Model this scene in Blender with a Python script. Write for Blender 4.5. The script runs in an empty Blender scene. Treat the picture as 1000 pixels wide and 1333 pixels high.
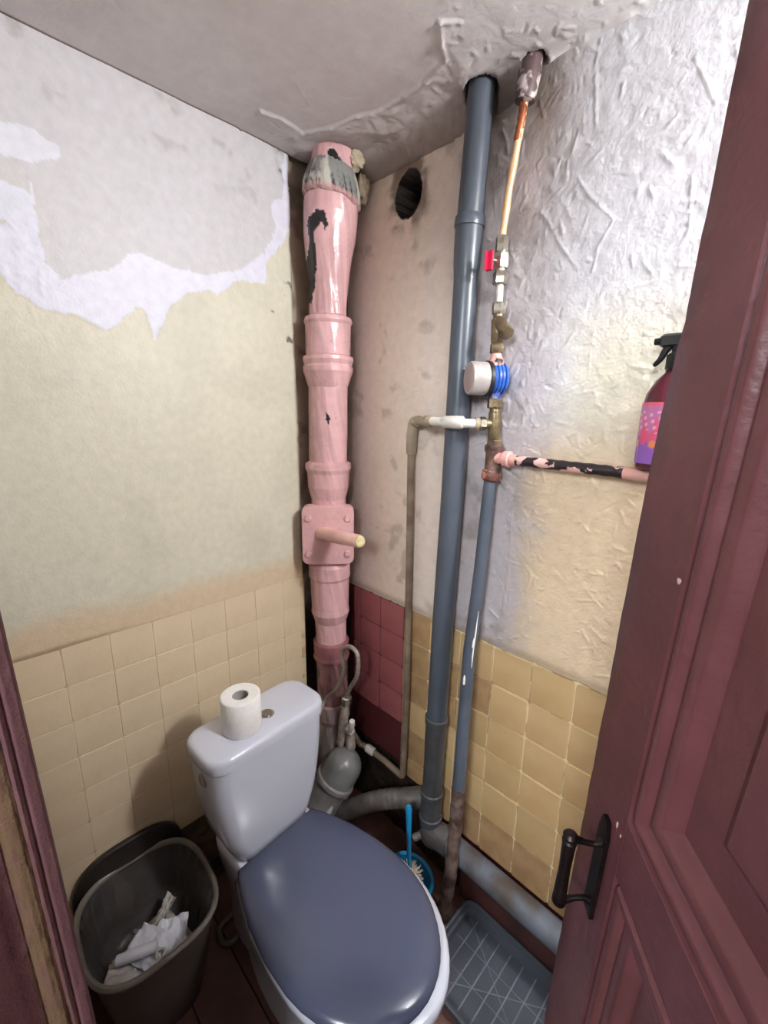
import bpy, bmesh, math, random
import numpy as np
from mathutils import Vector, Matrix
random.seed(7); rng = np.random.default_rng(11)
S = bpy.context.scene
PI = math.pi

# ------------------------------------------------------------------ camera
P = (1.2413, -1.0315, 1.6293)
Rm = Matrix(((0.7040741, -0.1733760, 0.6886366), (0.7099264, 0.1488289, -0.6883709), (0.0168579, 0.9735454, 0.2278708)))
cd = bpy.data.cameras.new('camera'); cam = bpy.data.objects.new('camera', cd); S.collection.objects.link(cam)
cam.matrix_world = Matrix.Translation(P) @ Rm.to_4x4()
cd.sensor_fit = 'HORIZONTAL'; cd.sensor_width = 36.0; cd.lens = 36.0 * 562 / 1000; cd.clip_start = .01
S.camera = cam
# ------------------------------------------------------------------ world, lights, exposure
w = bpy.data.worlds.new('world'); S.world = w; w.use_nodes = True
w.node_tree.nodes['Background'].inputs[0].default_value = (.55, .6, .7, 1)
w.node_tree.nodes['Background'].inputs[1].default_value = .3
def lamp(name, kind, loc, energy, color, size=.1, aim=None):
    l = bpy.data.lights.new(name, kind); l.energy = energy; l.color = color
    if kind == 'AREA': l.size = size
    else: l.shadow_soft_size = size
    o = bpy.data.objects.new(name, l); o.location = loc; S.collection.objects.link(o)
    if aim: o.rotation_euler = (Vector(aim) - Vector(loc)).to_track_quat('-Z', 'Y').to_euler()
    return o
lamp('bulb_light', 'POINT', (1.70, -.175, 2.20), 51.0, (.965, .985, 1.0), .06)
lamp('hall_light', 'AREA', (1.55, -2.3, 2.30), 52.0, (.90, .95, 1.0), .5, (.6, -.4, .9))
S.view_settings.view_transform = 'Standard'; S.view_settings.look = 'None'
S.view_settings.exposure = 0.0; S.view_settings.gamma = 1.0; S.view_settings.use_curve_mapping = False

# ------------------------------------------------------------------ helpers
def lin(c):
    return tuple((x/255/12.92 if x/255 <= .04045 else ((x/255+.055)/1.055)**2.4) for x in c)
def L3(c): return np.array(lin(c))
MC = {}
def mat(name, c1=(128,128,128), c2=None, scale=12, rough=.5, metal=0, bump=0, bscale=90, attr=False, var=0, coat=0, detail=6, thr=(.35,.65), trans=0, fleck=0):
    if name in MC: return MC[name]
    m = bpy.data.materials.new(name); m.use_nodes = True; nt = m.node_tree; N = nt.nodes; K = nt.links
    b = N['Principled BSDF']; b.inputs['Roughness'].default_value = rough; b.inputs['Metallic'].default_value = metal
    b.inputs['Coat Weight'].default_value = coat; b.inputs['Transmission Weight'].default_value = trans
    tc = N.new('ShaderNodeTexCoord'); out = None
    if attr:
        a = N.new('ShaderNodeAttribute'); a.attribute_name = 'Col'
        n = N.new('ShaderNodeTexNoise'); n.inputs['Scale'].default_value = scale; n.inputs['Detail'].default_value = detail
        K.new(tc.outputs['Object'], n.inputs['Vector'])
        mr = N.new('ShaderNodeMapRange'); mr.inputs[3].default_value = .86; mr.inputs[4].default_value = 1.12
        K.new(n.outputs['Fac'], mr.inputs[0])
        vm = N.new('ShaderNodeVectorMath'); vm.operation = 'SCALE'
        K.new(a.outputs['Color'], vm.inputs[0]); K.new(mr.outputs[0], vm.inputs['Scale']); out = vm.outputs[0]
    else:
        n = N.new('ShaderNodeTexNoise'); n.inputs['Scale'].default_value = scale; n.inputs['Detail'].default_value = detail
        K.new(tc.outputs['Object'], n.inputs['Vector'])
        r = N.new('ShaderNodeValToRGB'); r.color_ramp.elements[0].position = thr[0]; r.color_ramp.elements[1].position = thr[1]
        r.color_ramp.elements[0].color = (*lin(c1), 1); r.color_ramp.elements[1].color = (*lin(c2 or c1), 1)
        K.new(n.outputs['Fac'], r.inputs[0]); out = r.outputs[0]
    if var:
        oi = N.new('ShaderNodeObjectInfo'); mr2 = N.new('ShaderNodeMapRange'); mr2.inputs[3].default_value = 1-var; mr2.inputs[4].default_value = 1+var
        K.new(oi.outputs['Random'], mr2.inputs[0]); vm2 = N.new('ShaderNodeVectorMath'); vm2.operation = 'SCALE'
        K.new(out, vm2.inputs[0]); K.new(mr2.outputs[0], vm2.inputs['Scale']); out = vm2.outputs[0]
    K.new(out, b.inputs['Base Color'])
    if bump:
        n3 = N.new('ShaderNodeTexNoise'); n3.inputs['Scale'].default_value = bscale; n3.inputs['Detail'].default_value = 5
        K.new(tc.outputs['Object'], n3.inputs['Vector'])
        bp = N.new('ShaderNodeBump'); bp.inputs['Strength'].default_value = bump; bp.inputs['Distance'].default_value = .004
        K.new(n3.outputs['Fac'], bp.inputs['Height']); K.new(bp.outputs[0], b.inputs['Normal'])
    MC[name] = m; return m
def tag(o, label=None, cat=None, group=None, kind=None):
    if label: o['label'] = label
    if cat: o['category'] = cat
    if group: o['group'] = group
    if kind: o['kind'] = kind
    return o
def empty(name, loc, label, cat, group=None):
    o = bpy.data.objects.new(name, None); o.location = loc; o.empty_display_size = .05
    S.collection.objects.link(o); return tag(o, label, cat, group)
def finish(me, smooth=True, ang=40):
    if smooth:
        me.shade_smooth(); me.set_sharp_from_angle(angle=math.radians(ang))
def link(name, me, m, parent=None, origin=None):
    """link a mesh given in world coordinates; children keep world placement"""
    o = bpy.data.objects.new(name, me); S.collection.objects.link(o)
    for mm in (m if isinstance(m, (list, tuple)) else [m]):
        if mm: me.materials.append(mm)
    if parent is not None:
        o.parent = parent
        off = Vector((0,0,0)); p = parent
        while p: off += p.location; p = p.parent
        me.transform(Matrix.Translation(-off))
    elif origin is not None:
        me.transform(Matrix.Translation(-Vector(origin))); o.location = origin
    return o
def world_off(o):
    off = Vector((0,0,0))
    while o: off += o.location; o = o.parent
    return off
class MB:
    def __init__(s): s.v = []; s.f = []; s.mi = []
    def add(s, vs, fs, mi=0):
        k = len(s.v); s.v += [tuple(v) for v in vs]; s.f += [tuple(i+k for i in f) for f in fs]; s.mi += [mi]*len(fs); return s
    def loft(s, rings, cap0=True, cap1=True, closed=True, loop=False, mi=0):
        n = len(rings[0]); vs = [p for r in rings for p in r]; fs = []
        R = len(rings)
        for i in range(R if loop else R-1):
            a = i*n; b = ((i+1) % R)*n
            for j in range(n if closed else n-1):
                k = (j+1) % n; fs.append((a+j, a+k, b+k, b+j))
        if not loop:
            if cap0: fs.append(tuple(reversed(range(n))))
            if cap1: fs.append(tuple((R-1)*n+j for j in range(n)))
        return s.add(vs, fs, mi)
    def sweep(s, pts, radii, n=20, cap=True, mi=0):
        pts = [Vector(p) for p in pts]
        if not hasattr(radii, '__len__'): radii = [radii]*len(pts)
        T = []
        for i in range(len(pts)):
            a = pts[min(i+1, len(pts)-1)] - pts[max(i-1, 0)]
            if a.length < 1e-9: a = T[-1] if T else Vector((0,0,1))
            T.append(a.normalized())
        x = T[0].orthogonal().normalized(); rings = []
        for p, t, r in zip(pts, T, radii):
            x = (x - t*x.dot(t)).normalized(); y = t.cross(x)
            rings.append([p + (x*math.cos(2*PI*j/n) + y*math.sin(2*PI*j/n))*r for j in range(n)])
        return s.loft(rings, cap, cap, mi=mi)
    def box(s, lo, hi, M=None, bev=0, mi=0):
        x0,y0,z0 = lo; x1,y1,z1 = hi
        if bev:
            b = bev; rings = []
            for z, i in ((z0, b), (z0+b, 0), (z1-b, 0), (z1, b)):
                rings.append([(x0+i+b,y0+i,z),(x1-i-b,y0+i,z),(x1-i,y0+i+b,z),(x1-i,y1-i-b,z),(x1-i-b,y1-i,z),(x0+i+b,y1-i,z),(x0+i,y1-i-b,z),(x0+i,y0+i+b,z)])
            if M: rings = [[M @ Vector(p) for p in r] for r in rings]
            return s.loft(rings, mi=mi)
        vs = [(x,y,z) for z in (z0,z1) for y in (y0,y1) for x in (x0,x1)]
        if M: vs = [M @ Vector(p) for p in vs]
        return s.add(vs, [(0,2,3,1),(4,5,7,6),(0,1,5,4),(2,6,7,3),(0,4,6,2),(1,3,7,5)], mi)
    def mesh(s, name, smooth=True, ang=40):
        me = bpy.data.meshes.new(name); me.from_pydata(s.v, [], s.f)
        if any(s.mi): me.polygons.foreach_set('material_index', s.mi)
        bm = bmesh.new(); bm.from_mesh(me); bmesh.ops.recalc_face_normals(bm, faces=bm.faces); bm.to_mesh(me); bm.free()
        me.update(); finish(me, smooth, ang); return me
    def obj(s, name, m, parent=None, smooth=True, ang=40, origin=None):
        return link(name, s.mesh(name, smooth, ang), m, parent, origin)
def cat_rom(pts, k=8):
    pts = [Vector(p) for p in pts]; q = [pts[0]*2-pts[1]] + pts + [pts[-1]*2-pts[-2]]; out = []
    for i in range(1, len(q)-2):
        for j in range(k):
            t = j/k; a,b,c,d = q[i-1],q[i],q[i+1],q[i+2]
            out.append(.5*((2*b)+(c-a)*t+(2*a-5*b+4*c-d)*t*t+(3*b-a-3*c+d)*t**3))
    out.append(pts[-1]); return out
def bend(pts, r=.02, k=6):
    """polyline with rounded corners"""
    pts = [Vector(p) for p in pts]; out = [pts[0]]
    for i in range(1, len(pts)-1):
        a = pts[i-1]-pts[i]; b = pts[i+1]-pts[i]; rr = min(r, a.length*.45, b.length*.45)
        p0 = pts[i]+a.normalized()*rr; p1 = pts[i]+b.normalized()*rr
        for j in range(k+1):
            t = j/k; out.append(p0*(1-t)**2 + pts[i]*2*t*(1-t) + p1*t*t)
    out.append(pts[-1]); return out
def lerp_tab(tab, z):
    zs = [t[0] for t in tab]; o = np.argsort(zs); return float(np.interp(z, np.array(zs)[o], np.array([t[1] for t in tab])[o]))
# noise
def vnoise(x, y, seed, sc):
    r = np.random.default_rng(seed).random((256, 256)); x = np.asarray(x)*sc+37.3; y = np.asarray(y)*sc+91.7
    xi = np.floor(x).astype(int); yi = np.floor(y).astype(int); fx = x-xi; fy = y-yi
    fx = fx*fx*(3-2*fx); fy = fy*fy*(3-2*fy)
    g = lambda a, b: r[a % 256, b % 256]
    return (g(xi,yi)*(1-fx)+g(xi+1,yi)*fx)*(1-fy)+(g(xi,yi+1)*(1-fx)+g(xi+1,yi+1)*fx)*fy
def fbm(x, y, seed, sc, o=4):
    s = 0; a = 1; t = 0
    for i in range(o): s = s+a*vnoise(x, y, seed+i, sc*2**i); t += a; a *= .5
    return s/t
def inpoly(x, y, poly):
    c = np.zeros(np.shape(x), bool); n = len(poly)
    for i in range(n):
        x0,y0 = poly[i]; x1,y1 = poly[(i+1) % n]
        if y0 == y1: continue
        m = ((y0 > y) != (y1 > y)) & (x < (x1-x0)*(y-y0)/(y1-y0)+x0); c ^= m
    return c
def sm(x, a, b): t = np.clip((x-a)/(b-a), 0, 1); return t*t*(3-2*t)
def mix(A, c, m): m = np.asarray(m, float)[..., None]; return A*(1-m)+c*m
def grid_mesh(name, U, V, pos, col=None, smooth=True):
    """U,V 2-D arrays; pos (h,w,3)"""
    h, wd = U.shape; me = bpy.data.meshes.new(name); nv = h*wd; nf = (h-1)*(wd-1)
    me.vertices.add(nv); me.vertices.foreach_set('co', pos.reshape(-1).astype(np.float32))
    i = np.arange(nv).reshape(h, wd); q = np.stack([i[:-1,:-1], i[:-1,1:], i[1:,1:], i[1:,:-1]], -1).reshape(-1)
    me.loops.add(nf*4); me.loops.foreach_set('vertex_index', q.astype(np.int32))
    me.polygons.add(nf); me.polygons.foreach_set('loop_start', np.arange(0, nf*4, 4, dtype=np.int32))
    me.update(calc_edges=True)
    if col is not None: setcol(me, col.reshape(-1, 3))
    if smooth: me.shade_smooth()
    return me
def setcol(me, c):
    a = me.color_attributes.new('Col', 'FLOAT_COLOR', 'POINT'); c4 = np.ones((len(c), 4), np.float32); c4[:, :3] = c
    a.data.foreach_set('color', c4.reshape(-1))
def strokes(X, Y, n, box, ln=(.02,.09), wd=.0012, hgt=.0015, seed=3, angc=None):
    """raised trowel ridges and scratches on a heightfield"""
    rg = np.random.default_rng(seed); H = np.zeros(X.shape); dx = abs(X[0,1]-X[0,0]); dy = abs(Y[1,0]-Y[0,0]); x0 = X[0,0]; y0 = Y[0,0]
    for _ in range(n):
        px = rg.uniform(box[0], box[1]); py = rg.uniform(box[2], box[3]); a = rg.uniform(0, PI) if angc is None else rg.normal(angc, .45)
        L = rg.uniform(*ln); k = rg.normal(0, 9); h = hgt*rg.uniform(.4, 1.2)*(1 if rg.random() < .7 else -.8); ww = wd*rg.uniform(.7, 1.8)
        m = int(L/.003)+2
        H = stamp(H, x0, y0, dx, dy, px, py, a, k, L, m, h, ww)
    return H
def stamp(H, x0, y0, dx, dy, px, py, a, k, L, m, h, ww):
    for t in range(m):
        s = L/m; px += math.cos(a)*s; py += math.sin(a)*s; a += k*s*.25
        e = math.sin(PI*(t+.5)/m)**.5; ix = (px-x0)/dx; iy = (py-y0)/dy; rr = int(3*ww/dx)+1
        i0 = int(ix)-rr; i1 = int(ix)+rr+2; j0 = int(iy)-rr; j1 = int(iy)+rr+2
        if i0 < 0 or j0 < 0 or i1 > H.shape[1] or j1 > H.shape[0]: continue
        gx = (np.arange(i0, i1)-ix)*dx; gy = (np.arange(j0, j1)-iy)*dy
        g = h*e*np.exp(-(gx[None,:]**2+gy[:,None]**2)/(ww*ww))
        sub = H[j0:j1, i0:i1]; H[j0:j1, i0:i1] = np.where(np.abs(g) > np.abs(sub), g, sub)
    return H
def line(H, X, Y, pts, h, ww):
    x0=X[0,0]; y0=Y[0,0]; dx=X[0,1]-X[0,0]; dy=Y[1,0]-Y[0,0]
    for (ax,ay),(bx,by) in zip(pts[:-1], pts[1:]):
        L = math.hypot(bx-ax, by-ay); m = int(L/.0025)+1
        for t in range(m):
            px = ax+(bx-ax)*t/m; py = ay+(by-ay)*t/m; ix=(px-x0)/dx; iy=(py-y0)/dy; rr=int(3*ww/dx)+1
            i0=int(ix)-rr; i1=int(ix)+rr+2; j0=int(iy)-rr; j1=int(iy)+rr+2
            if i0<0 or j0<0 or i1>H.shape[1] or j1>H.shape[0]: continue
            gx=(np.arange(i0,i1)-ix)*dx; gy=(np.arange(j0,j1)-iy)*dy; g=h*np.exp(-(gx[None,:]**2+gy[:,None]**2)/(ww*ww))
            H[j0:j1,i0:i1] = np.maximum(H[j0:j1,i0:i1], g)
    return H

# ------------------------------------------------------------------ the setting
M_plaster = mat('painted_plaster', attr=True, scale=45, rough=.46, bump=.25, bscale=160)
M_ceil = mat('painted_ceiling', attr=True, scale=30, rough=.6, bump=.25, bscale=120)
# wall_back : plane y=0, room on -y side
st = .003
X, Z = np.meshgrid(np.arange(.03, 1.902, st), np.arange(0, 2.372, st))
top = .972 + .004*(fbm(X, 0*X, 5, 30)-.5)
isp = sm(Z, top-.001, top+.006)
nx = X+.03*(fbm(X, Z, 21, 9)-.5); nz = Z+.03*(fbm(X, Z, 22, 9)-.5)
Hs = strokes(X, Z, 900, (.55, 1.72, 1.0, 2.33), ln=(.008,.045), seed=4, hgt=.0018, wd=.0019)
Hs += strokes(X, Z, 260, (.60, .78, 1.0, 2.33), ln=(.01,.04), seed=5, hgt=.0020, wd=.0018, angc=PI/2)
Hs += strokes(X, Z, 300, (.66, 1.4, 1.0, 1.62), ln=(.01,.06), seed=44, hgt=.0024, wd=.0019)
Hs += strokes(X, Z, 160, (.06, .5, 1.0, 2.3), seed=6, hgt=.0012, wd=.0016)
for pts in ([(.802,2.34),(.793,2.303),(.806,2.199)], [(.78,2.114),(.808,2.075),(.852,2.028),(.864,2.015),(.838,1.97),(.832,1.923)],
            [(.72,2.052),(.751,2.0),(.802,1.934)], [(.967,2.239),(1.012,2.151)], [(.991,2.053),(1.001,1.957)], [(.808,2.292),(.874,2.278)], [(.69,1.06),(.70,1.24),(.695,1.38)], [(.69,1.24),(.74,1.235)]):
    Hs = line(Hs, X, Z, pts, .0017, .0020)
rough = .35+.65*sm(nx, .45, .62)
H = .008 + rough*(0.0040*(fbm(X, Z, 31, 9, 4)-.5) + .0018*(fbm(X, Z, 32, 55, 3)-.5)) + .008*(fbm(X, Z, 33, 2.2, 2)-.5) + Hs
H += .012*np.exp(-((Z-2.35)/.05)**2)*(X > .45)          # filler built up under the ceiling
lowH = .0005 + .001*(fbm(X, Z, 41, 60)-.5)
H = np.where(isp > .5, np.maximum(H, .006), lowH)
rub = (Z < .245) ; H = np.where(rub, -.004+.012*(fbm(X, Z, 44, 28)-.5), H)
rub2 = (X < .46) & (Z < .33+.02*(fbm(X,Z,48,20)-.5)-.02*sm(X,.3,.4)); H = np.where(rub2, -.012+.03*(fbm(X, Z, 45, 22)-.5), H)
hole_poly = [(.296,2.287),(.337,2.248),(.336,2.19),(.291,2.168),(.250,2.188),(.242,2.246),(.265,2.281)]
hx = X+.012*(fbm(X,Z,51,40)-.5); hz = Z+.012*(fbm(X,Z,52,40)-.5)
hole = ((hx-.2925)/.046)**2+((hz-2.2285)/.058)**2 < 1; H = np.where(hole, -.16+.02*fbm(X,Z,53,60), H)
c_white = L3((208,208,214)); c_beige = L3((218,196,166)); c_grey = L3((182,172,174)); c_left = L3((224,208,196)); c_dark = L3((112,98,84)); c_cream = L3((214,206,178))
n1 = fbm(X, Z, 61, 5); n2 = fbm(X, Z, 62, 18)
C = np.ones(X.shape+(3,))*c_white
C = mix(C, c_cream, sm(nx+.3*(n1-.5), .70, .90)*sm(-nz, -1.95, -1.72)*.75)
C = mix(C, c_beige, sm(-(nz+.18*(n1-.5)-.15*(nx-.8)), -1.66, -1.46)*sm(nx+.1*(n2-.5), .66, .76))
C = mix(C, c_left, sm(-nx-.15*(n1-.5), -.60, -.48))
C = mix(C, L3((226,208,188)), sm(-nx, -.42, -.30)*sm(nx,.12,.2)*.7)
gb = sm(nx, .46, .54)*(1-sm(nx+.12*(n2-.5), .68, .82)); C = mix(C, c_grey, gb*.8)
C = mix(C, L3((120,112,106)), sm(n2, .5, .75)*gb*.5)
C = mix(C, c_dark, .75*np.exp(-((X-.56)/.08)**2-((Z-2.33)/.16)**2)); C = mix(C, c_dark, .8*np.exp(-((X-.69)/.05)**2-((Z-2.30)/.10)**2))
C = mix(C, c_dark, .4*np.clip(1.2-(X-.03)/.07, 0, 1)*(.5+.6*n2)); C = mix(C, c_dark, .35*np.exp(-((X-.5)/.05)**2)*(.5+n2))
C = mix(C, L3((136,122,108)), .6*sm(Z, 2.29, 2.345)*(X < .55)); C = mix(C, c_dark, .35*sm(n2, .62, .8)*(X < .5))
C = mix(C, L3((150,130,104)), .6*np.exp(-((Z-.985)/.012)**2))
grout = L3((240,222,180)); groutd = L3((150,112,76)); redd = L3((92,40,42))
CL = np.ones(C.shape)*grout; CL = mix(CL, groutd, sm(fbm(X,Z,71,25), .55, .7)*.7); CL = mix(CL, redd, X < .322)
CL = mix(CL, L3((66,42,36)), rub); CL = mix(CL, L3((84,34,32)), rub & (X > .6)); CL = mix(CL, L3((52,40,34)), rub2)
C = np.where(isp[..., None] > .5, C, CL)
edge_d = np.minimum(1, 2.0*np.exp(-((X-.29)/.07)**4-((Z-2.228)/.082)**4)); C = mix(C, L3((104,80,62)), .8*sm(n2,.35,.6)*edge_d*(~hole)); C = mix(C, L3((24,17,15)), ((hx-.2925)/.046)**2+((hz-2.2285)/.058)**2 < 1.22)
wb = link('wall_back', grid_mesh('wall_back', X, Z, np.stack([X, -H, Z], -1), C), mat('rough_painted_plaster', attr=True, scale=45, rough=.40, bump=.32, bscale=150)); tag(wb, kind='structure')
st = .004
# wall_left : plane x=0, room on +x side, stops short of the corner chase
Y, Z = np.meshgrid(np.arange(-1.048, -.1955, st), np.arange(0, 2.372, st))
ed = -.212+.014*sm(-Z, -2.3, -.9)+.012*sm(-Z,-1.2,-.5)+.006*(fbm(Y*0, Z, 81, 22)-.5)
isp = sm(Z, 1.036, 1.044)
H = .006*(fbm(Y, Z, 83, 2.5, 3)-.5) + .0016*(fbm(Y, Z, 84, 20, 3)-.5) + strokes(Y, Z, 70, (-1.04,-.22,1.08,2.3), seed=9, hgt=.0011, wd=.0016)
H += strokes(Y, Z, 60, (-1.0,-.84,1.84,1.99), ln=(.01,.03), seed=19, hgt=.0028, wd=.0022)
H = np.where(isp > .5, H+.002, .0002)
py_ = Y+.018*(fbm(Y,Z,91,30,4)-.5)+.006*(fbm(Y,Z,97,120,2)-.5); pz_ = Z+.018*(fbm(Y,Z,92,30,4)-.5)+.006*(fbm(Y,Z,98,120,2)-.5)
low = [(-1.06,1.93),(-.908,1.894),(-.884,1.85),(-.849,1.83),(-.79,1.833),(-.731,1.8),(-.677,1.858),(-.647,1.87),(-.625,1.79),(-.586,1.88),(-.516,1.931),(-.446,1.936),(-.387,1.98),(-.305,1.988),(-.291,2.06),(-.234,2.117),(-.20,2.2),(-.18,2.40),(-1.06,2.40)]
up = [(-1.06,1.95),(-.896,1.985),(-.85,2.021),(-.838,2.077),(-.832,1.93),(-.8,1.90),(-.716,1.935),(-.664,1.981),(-.635,1.987),(-.577,1.972),(-.479,1.978),(-.385,2.005),(-.301,2.075),(-.265,2.151),(-.279,2.205),(-.24,2.228),(-.22,2.4),(-1.06,2.4)]
p2 = [(-.95,2.154),(-.825,2.172),(-.779,2.156),(-.777,2.133),(-.827,2.115),(-.95,2.102)]; p3 = [(-.95,2.062),(-.855,2.06),(-.842,2.041),(-.85,2.0),(-.95,1.985)]
C = np.ones(Y.shape+(3,))*L3((212,208,188)); n1 = fbm(Y,Z,93,6); n2 = fbm(Y,Z,94,22)
C = mix(C, L3((196,192,172)), sm(n1, .4, .7)*.5)
m = inpoly(py_, pz_, low); C = mix(C, L3((222,222,235)), m); H += .0012*m
m = inpoly(py_, pz_, up); C = mix(C, L3((201,199,201)), m*(.85+.15*n1)); C = mix(C, L3((206,204,190)), m*sm(-Y, .80, .9)*sm(-Z,-2.13,-2.0)*.8)
C = mix(C, L3((222,223,232)), inpoly(py_, pz_, p2)*.9); C = mix(C, L3((220,222,234)), inpoly(py_, pz_, p3)*.9)
C = mix(C, L3((158,154,150)), sm(n2, .6, .75)*m*sm(Z,2.1,2.3)*.5)
C = mix(C, L3((212,190,158)), sm(-(Z+.05*(n1-.5)), -1.15, -1.08)*.9)
C = mix(C, L3((150,126,96)), .8*np.exp(-((Z-1.048)/.005)**2)*sm(-Y,.7,.9))
cr = L3((214,194,162)); CL = np.ones(C.shape)*cr; CL = mix(CL, L3((176,146,108)), sm(fbm(Y,Z,95,30), .5, .7)*.7)
C = np.where(isp[..., None] > .5, C, CL)
rl = (Z < .315+.04*(n2-.5)) & (Y > -.70+.06*(n1-.5)); C = mix(C, L3((84,70,56)), rl*.9); H = np.where(rl, -.01+.02*(n2-.5), H)
C = mix(C, L3((70,56,50)), Z < .09)
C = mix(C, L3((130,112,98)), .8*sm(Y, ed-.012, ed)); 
C = mix(C, L3((90,80,76)), .9*sm(n2,.74,.80)*sm(Z,1.6,1.7)*sm(Y,-.34,-.28))
Hc = np.where(Y > ed, H-.032-.03*sm(-Z,-.95,-.8), H)      # the plaster edge breaks back into the chase
wl = link('wall_left', grid_mesh('wall_left', Y, Z, np.stack([Hc, Y, Z], -1)[:, ::-1], C[:, ::-1]), M_plaster); tag(wl, kind='structure')
# recessed chase behind the soil stack
Y, Z = np.meshgrid(np.arange(-.215, .101, .008), np.arange(0, 2.46, .008))
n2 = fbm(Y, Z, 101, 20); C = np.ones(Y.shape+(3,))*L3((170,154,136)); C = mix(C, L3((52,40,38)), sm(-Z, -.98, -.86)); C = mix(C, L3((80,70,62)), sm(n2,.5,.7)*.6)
t1 = link('trim_1', grid_mesh('trim_1', Y, Z, np.stack([-.026-.03*sm(-Z,-.95,-.8)+.010*(n2-.5), Y, Z], -1)[:, ::-1], C[:, ::-1]), M_plaster); tag(t1, kind='structure')
X, Z = np.meshgrid(np.arange(-.06, .055, .008), np.arange(0, 2.46, .008))
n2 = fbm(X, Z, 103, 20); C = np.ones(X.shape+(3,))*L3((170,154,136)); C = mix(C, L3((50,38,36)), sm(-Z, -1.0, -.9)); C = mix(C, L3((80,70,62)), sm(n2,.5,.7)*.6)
t2 = link('trim_2', grid_mesh('trim_2', X, Z, np.stack([X, .030-.012*n2-.022*sm(X,.02,.045), Z], -1), C), M_plaster); tag(t2, kind='structure')
# ceiling
X, Y = np.meshgrid(np.arange(-.06, 1.92, .004), np.arange(-1.06, .05, .004))
curve = [(-.06,-.36),(.112,-.36),(.122,-.305),(.114,-.24),(.194,-.201),(.275,-.182),(.335,-.158),(.391,-.156),(.474,-.153),(.543,-.172),(.56,-.209),(.588,-.251),(.64,-.20),(.75,-.10),(1.8,-.06),(1.8,.1),(-.06,.1)]
nx = X+.03*(fbm(X,Y,111,16)-.5); ny = Y+.03*(fbm(X,Y,112,16)-.5)
rg_ = inpoly(nx, ny, curve).astype(float); rgs = rg_.copy()
for _ in range(3): rgs[1:-1,1:-1] = (rgs[1:-1,1:-1]*2+rgs[:-2,1:-1]+rgs[2:,1:-1]+rgs[1:-1,:-2]+rgs[1:-1,2:])/6
H = .006*(fbm(X,Y,113,3,3)-.5)+.0012*(fbm(X,Y,114,30,3)-.5)
sb = strokes(X, Y, 900, (.0,1.7,-.34,-.02), ln=(.008,.035), seed=14, hgt=.0022, wd=.002); sb2 = strokes(X, Y, 130, (.0,1.7,-1.0,-.3), ln=(.01,.07), seed=15, hgt=.0014, wd=.0018)
H += rgs*(.003+.014*(fbm(X,Y,115,14,4)-.4))*(1-sm(X,.54,.66)) + sb*(.35+.65*rgs) + sb2
for k in range(len(curve)-4):
    H = np.maximum(H, 0) if False else H
    a, b = curve[k], curve[k+1]; H = H + line(np.zeros(X.shape), X, Y, [a, b], .0045, .004)*(.2+1.2*fbm(X,Y,117,60))*(X<.62)*(.3+.7*(X>.11))
H += .035*sm(ny, -.075, -.005)*(X > .12)*(X < .66) + .012*sm(ny, -.04, 0)
for cx, cy, r, dep in ((.552,-.052,.040,.05), (.675,-.04,.024,.03)):
    d = np.hypot(X-cx, Y-cy)+.010*(fbm(X,Y,119,70)-.5); H = np.where(d < r, -dep, H)
ch = (X < .004) & (Y > -.213); H = np.where(ch, -.06, H)
C = np.ones(X.shape+(3,))*L3((218,212,212)); n1 = fbm(X,Y,121,5); n2 = fbm(X,Y,122,25)
C = mix(C, L3((204,196,195)), sm(n1,.4,.65)*.6); C = mix(C, L3((206,200,196)), rgs*.5*(n2)); C = mix(C, L3((222,220,222)), sm(X,.45,.75)*.7)
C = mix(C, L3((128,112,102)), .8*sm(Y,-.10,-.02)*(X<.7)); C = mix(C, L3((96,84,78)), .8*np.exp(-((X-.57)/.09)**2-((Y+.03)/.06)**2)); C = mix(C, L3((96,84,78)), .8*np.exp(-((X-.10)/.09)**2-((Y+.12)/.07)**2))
C = mix(C, L3((110,72,62)), .9*sm(-X, -.012, -.006)*(Y < -.21))
C = mix(C, L3((30,26,26)), H < -.015)
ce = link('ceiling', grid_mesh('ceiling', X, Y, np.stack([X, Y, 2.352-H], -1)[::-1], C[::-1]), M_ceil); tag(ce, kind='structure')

# tiles ---------------------------------------------------------------
def tile_mesh(name, wdt, hgt, thk, m, bev=.0014):
    """tile lying in local xz, face at -y"""
    me = MB(); a = wdt/2; b = hgt/2; c = .004
    def ring(i, y): return [(-a+i+c,y,-b+i),(a-i-c,y,-b+i),(a-i,y,-b+i+c),(a-i,y,b-i-c),(a-i-c,y,b-i),(-a+i+c,y,b-i),(-a+i,y,b-i-c),(-a+i,y,-b+i+c)]
    me.loft([ring(0, 0), ring(0, -thk+bev*.6), ring(bev, -thk)], cap0=False)
    ms = me.mesh(name, False); ms.materials.append(m); return ms
M_ty = mat('ochre_tile', (204,176,130), (188,156,110), scale=7, rough=.32, var=.10, bump=.12, bscale=40)
M_tr = mat('maroon_painted_tile', (168,98,100), (152,86,88), scale=9, rough=.42, var=.05, bump=.15, bscale=60)
M_trd = mat('dirty_maroon_tile', (136,88,84), (108,78,70), scale=14, rough=.5, var=.08, bump=.2, bscale=60)
M_tl = mat('cream_painted_tile', (222,204,174), (214,194,162), scale=8, rough=.42, var=.025, bump=.2, bscale=50)
M_tyd = mat('grimy_ochre_tile', (186,154,112), (156,122,86), scale=14, rough=.42, var=.08, bump=.15, bscale=50)
zr = [.970,.852,.737,.621,.504,.379,.244]; xc = [.056,.095,.2035,.321,.4385,.556,.6735,.791,.9085,1.026,1.1435,1.261,1.3785,1.496,1.6135,1.731,1.8485]
bases = {}
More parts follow.
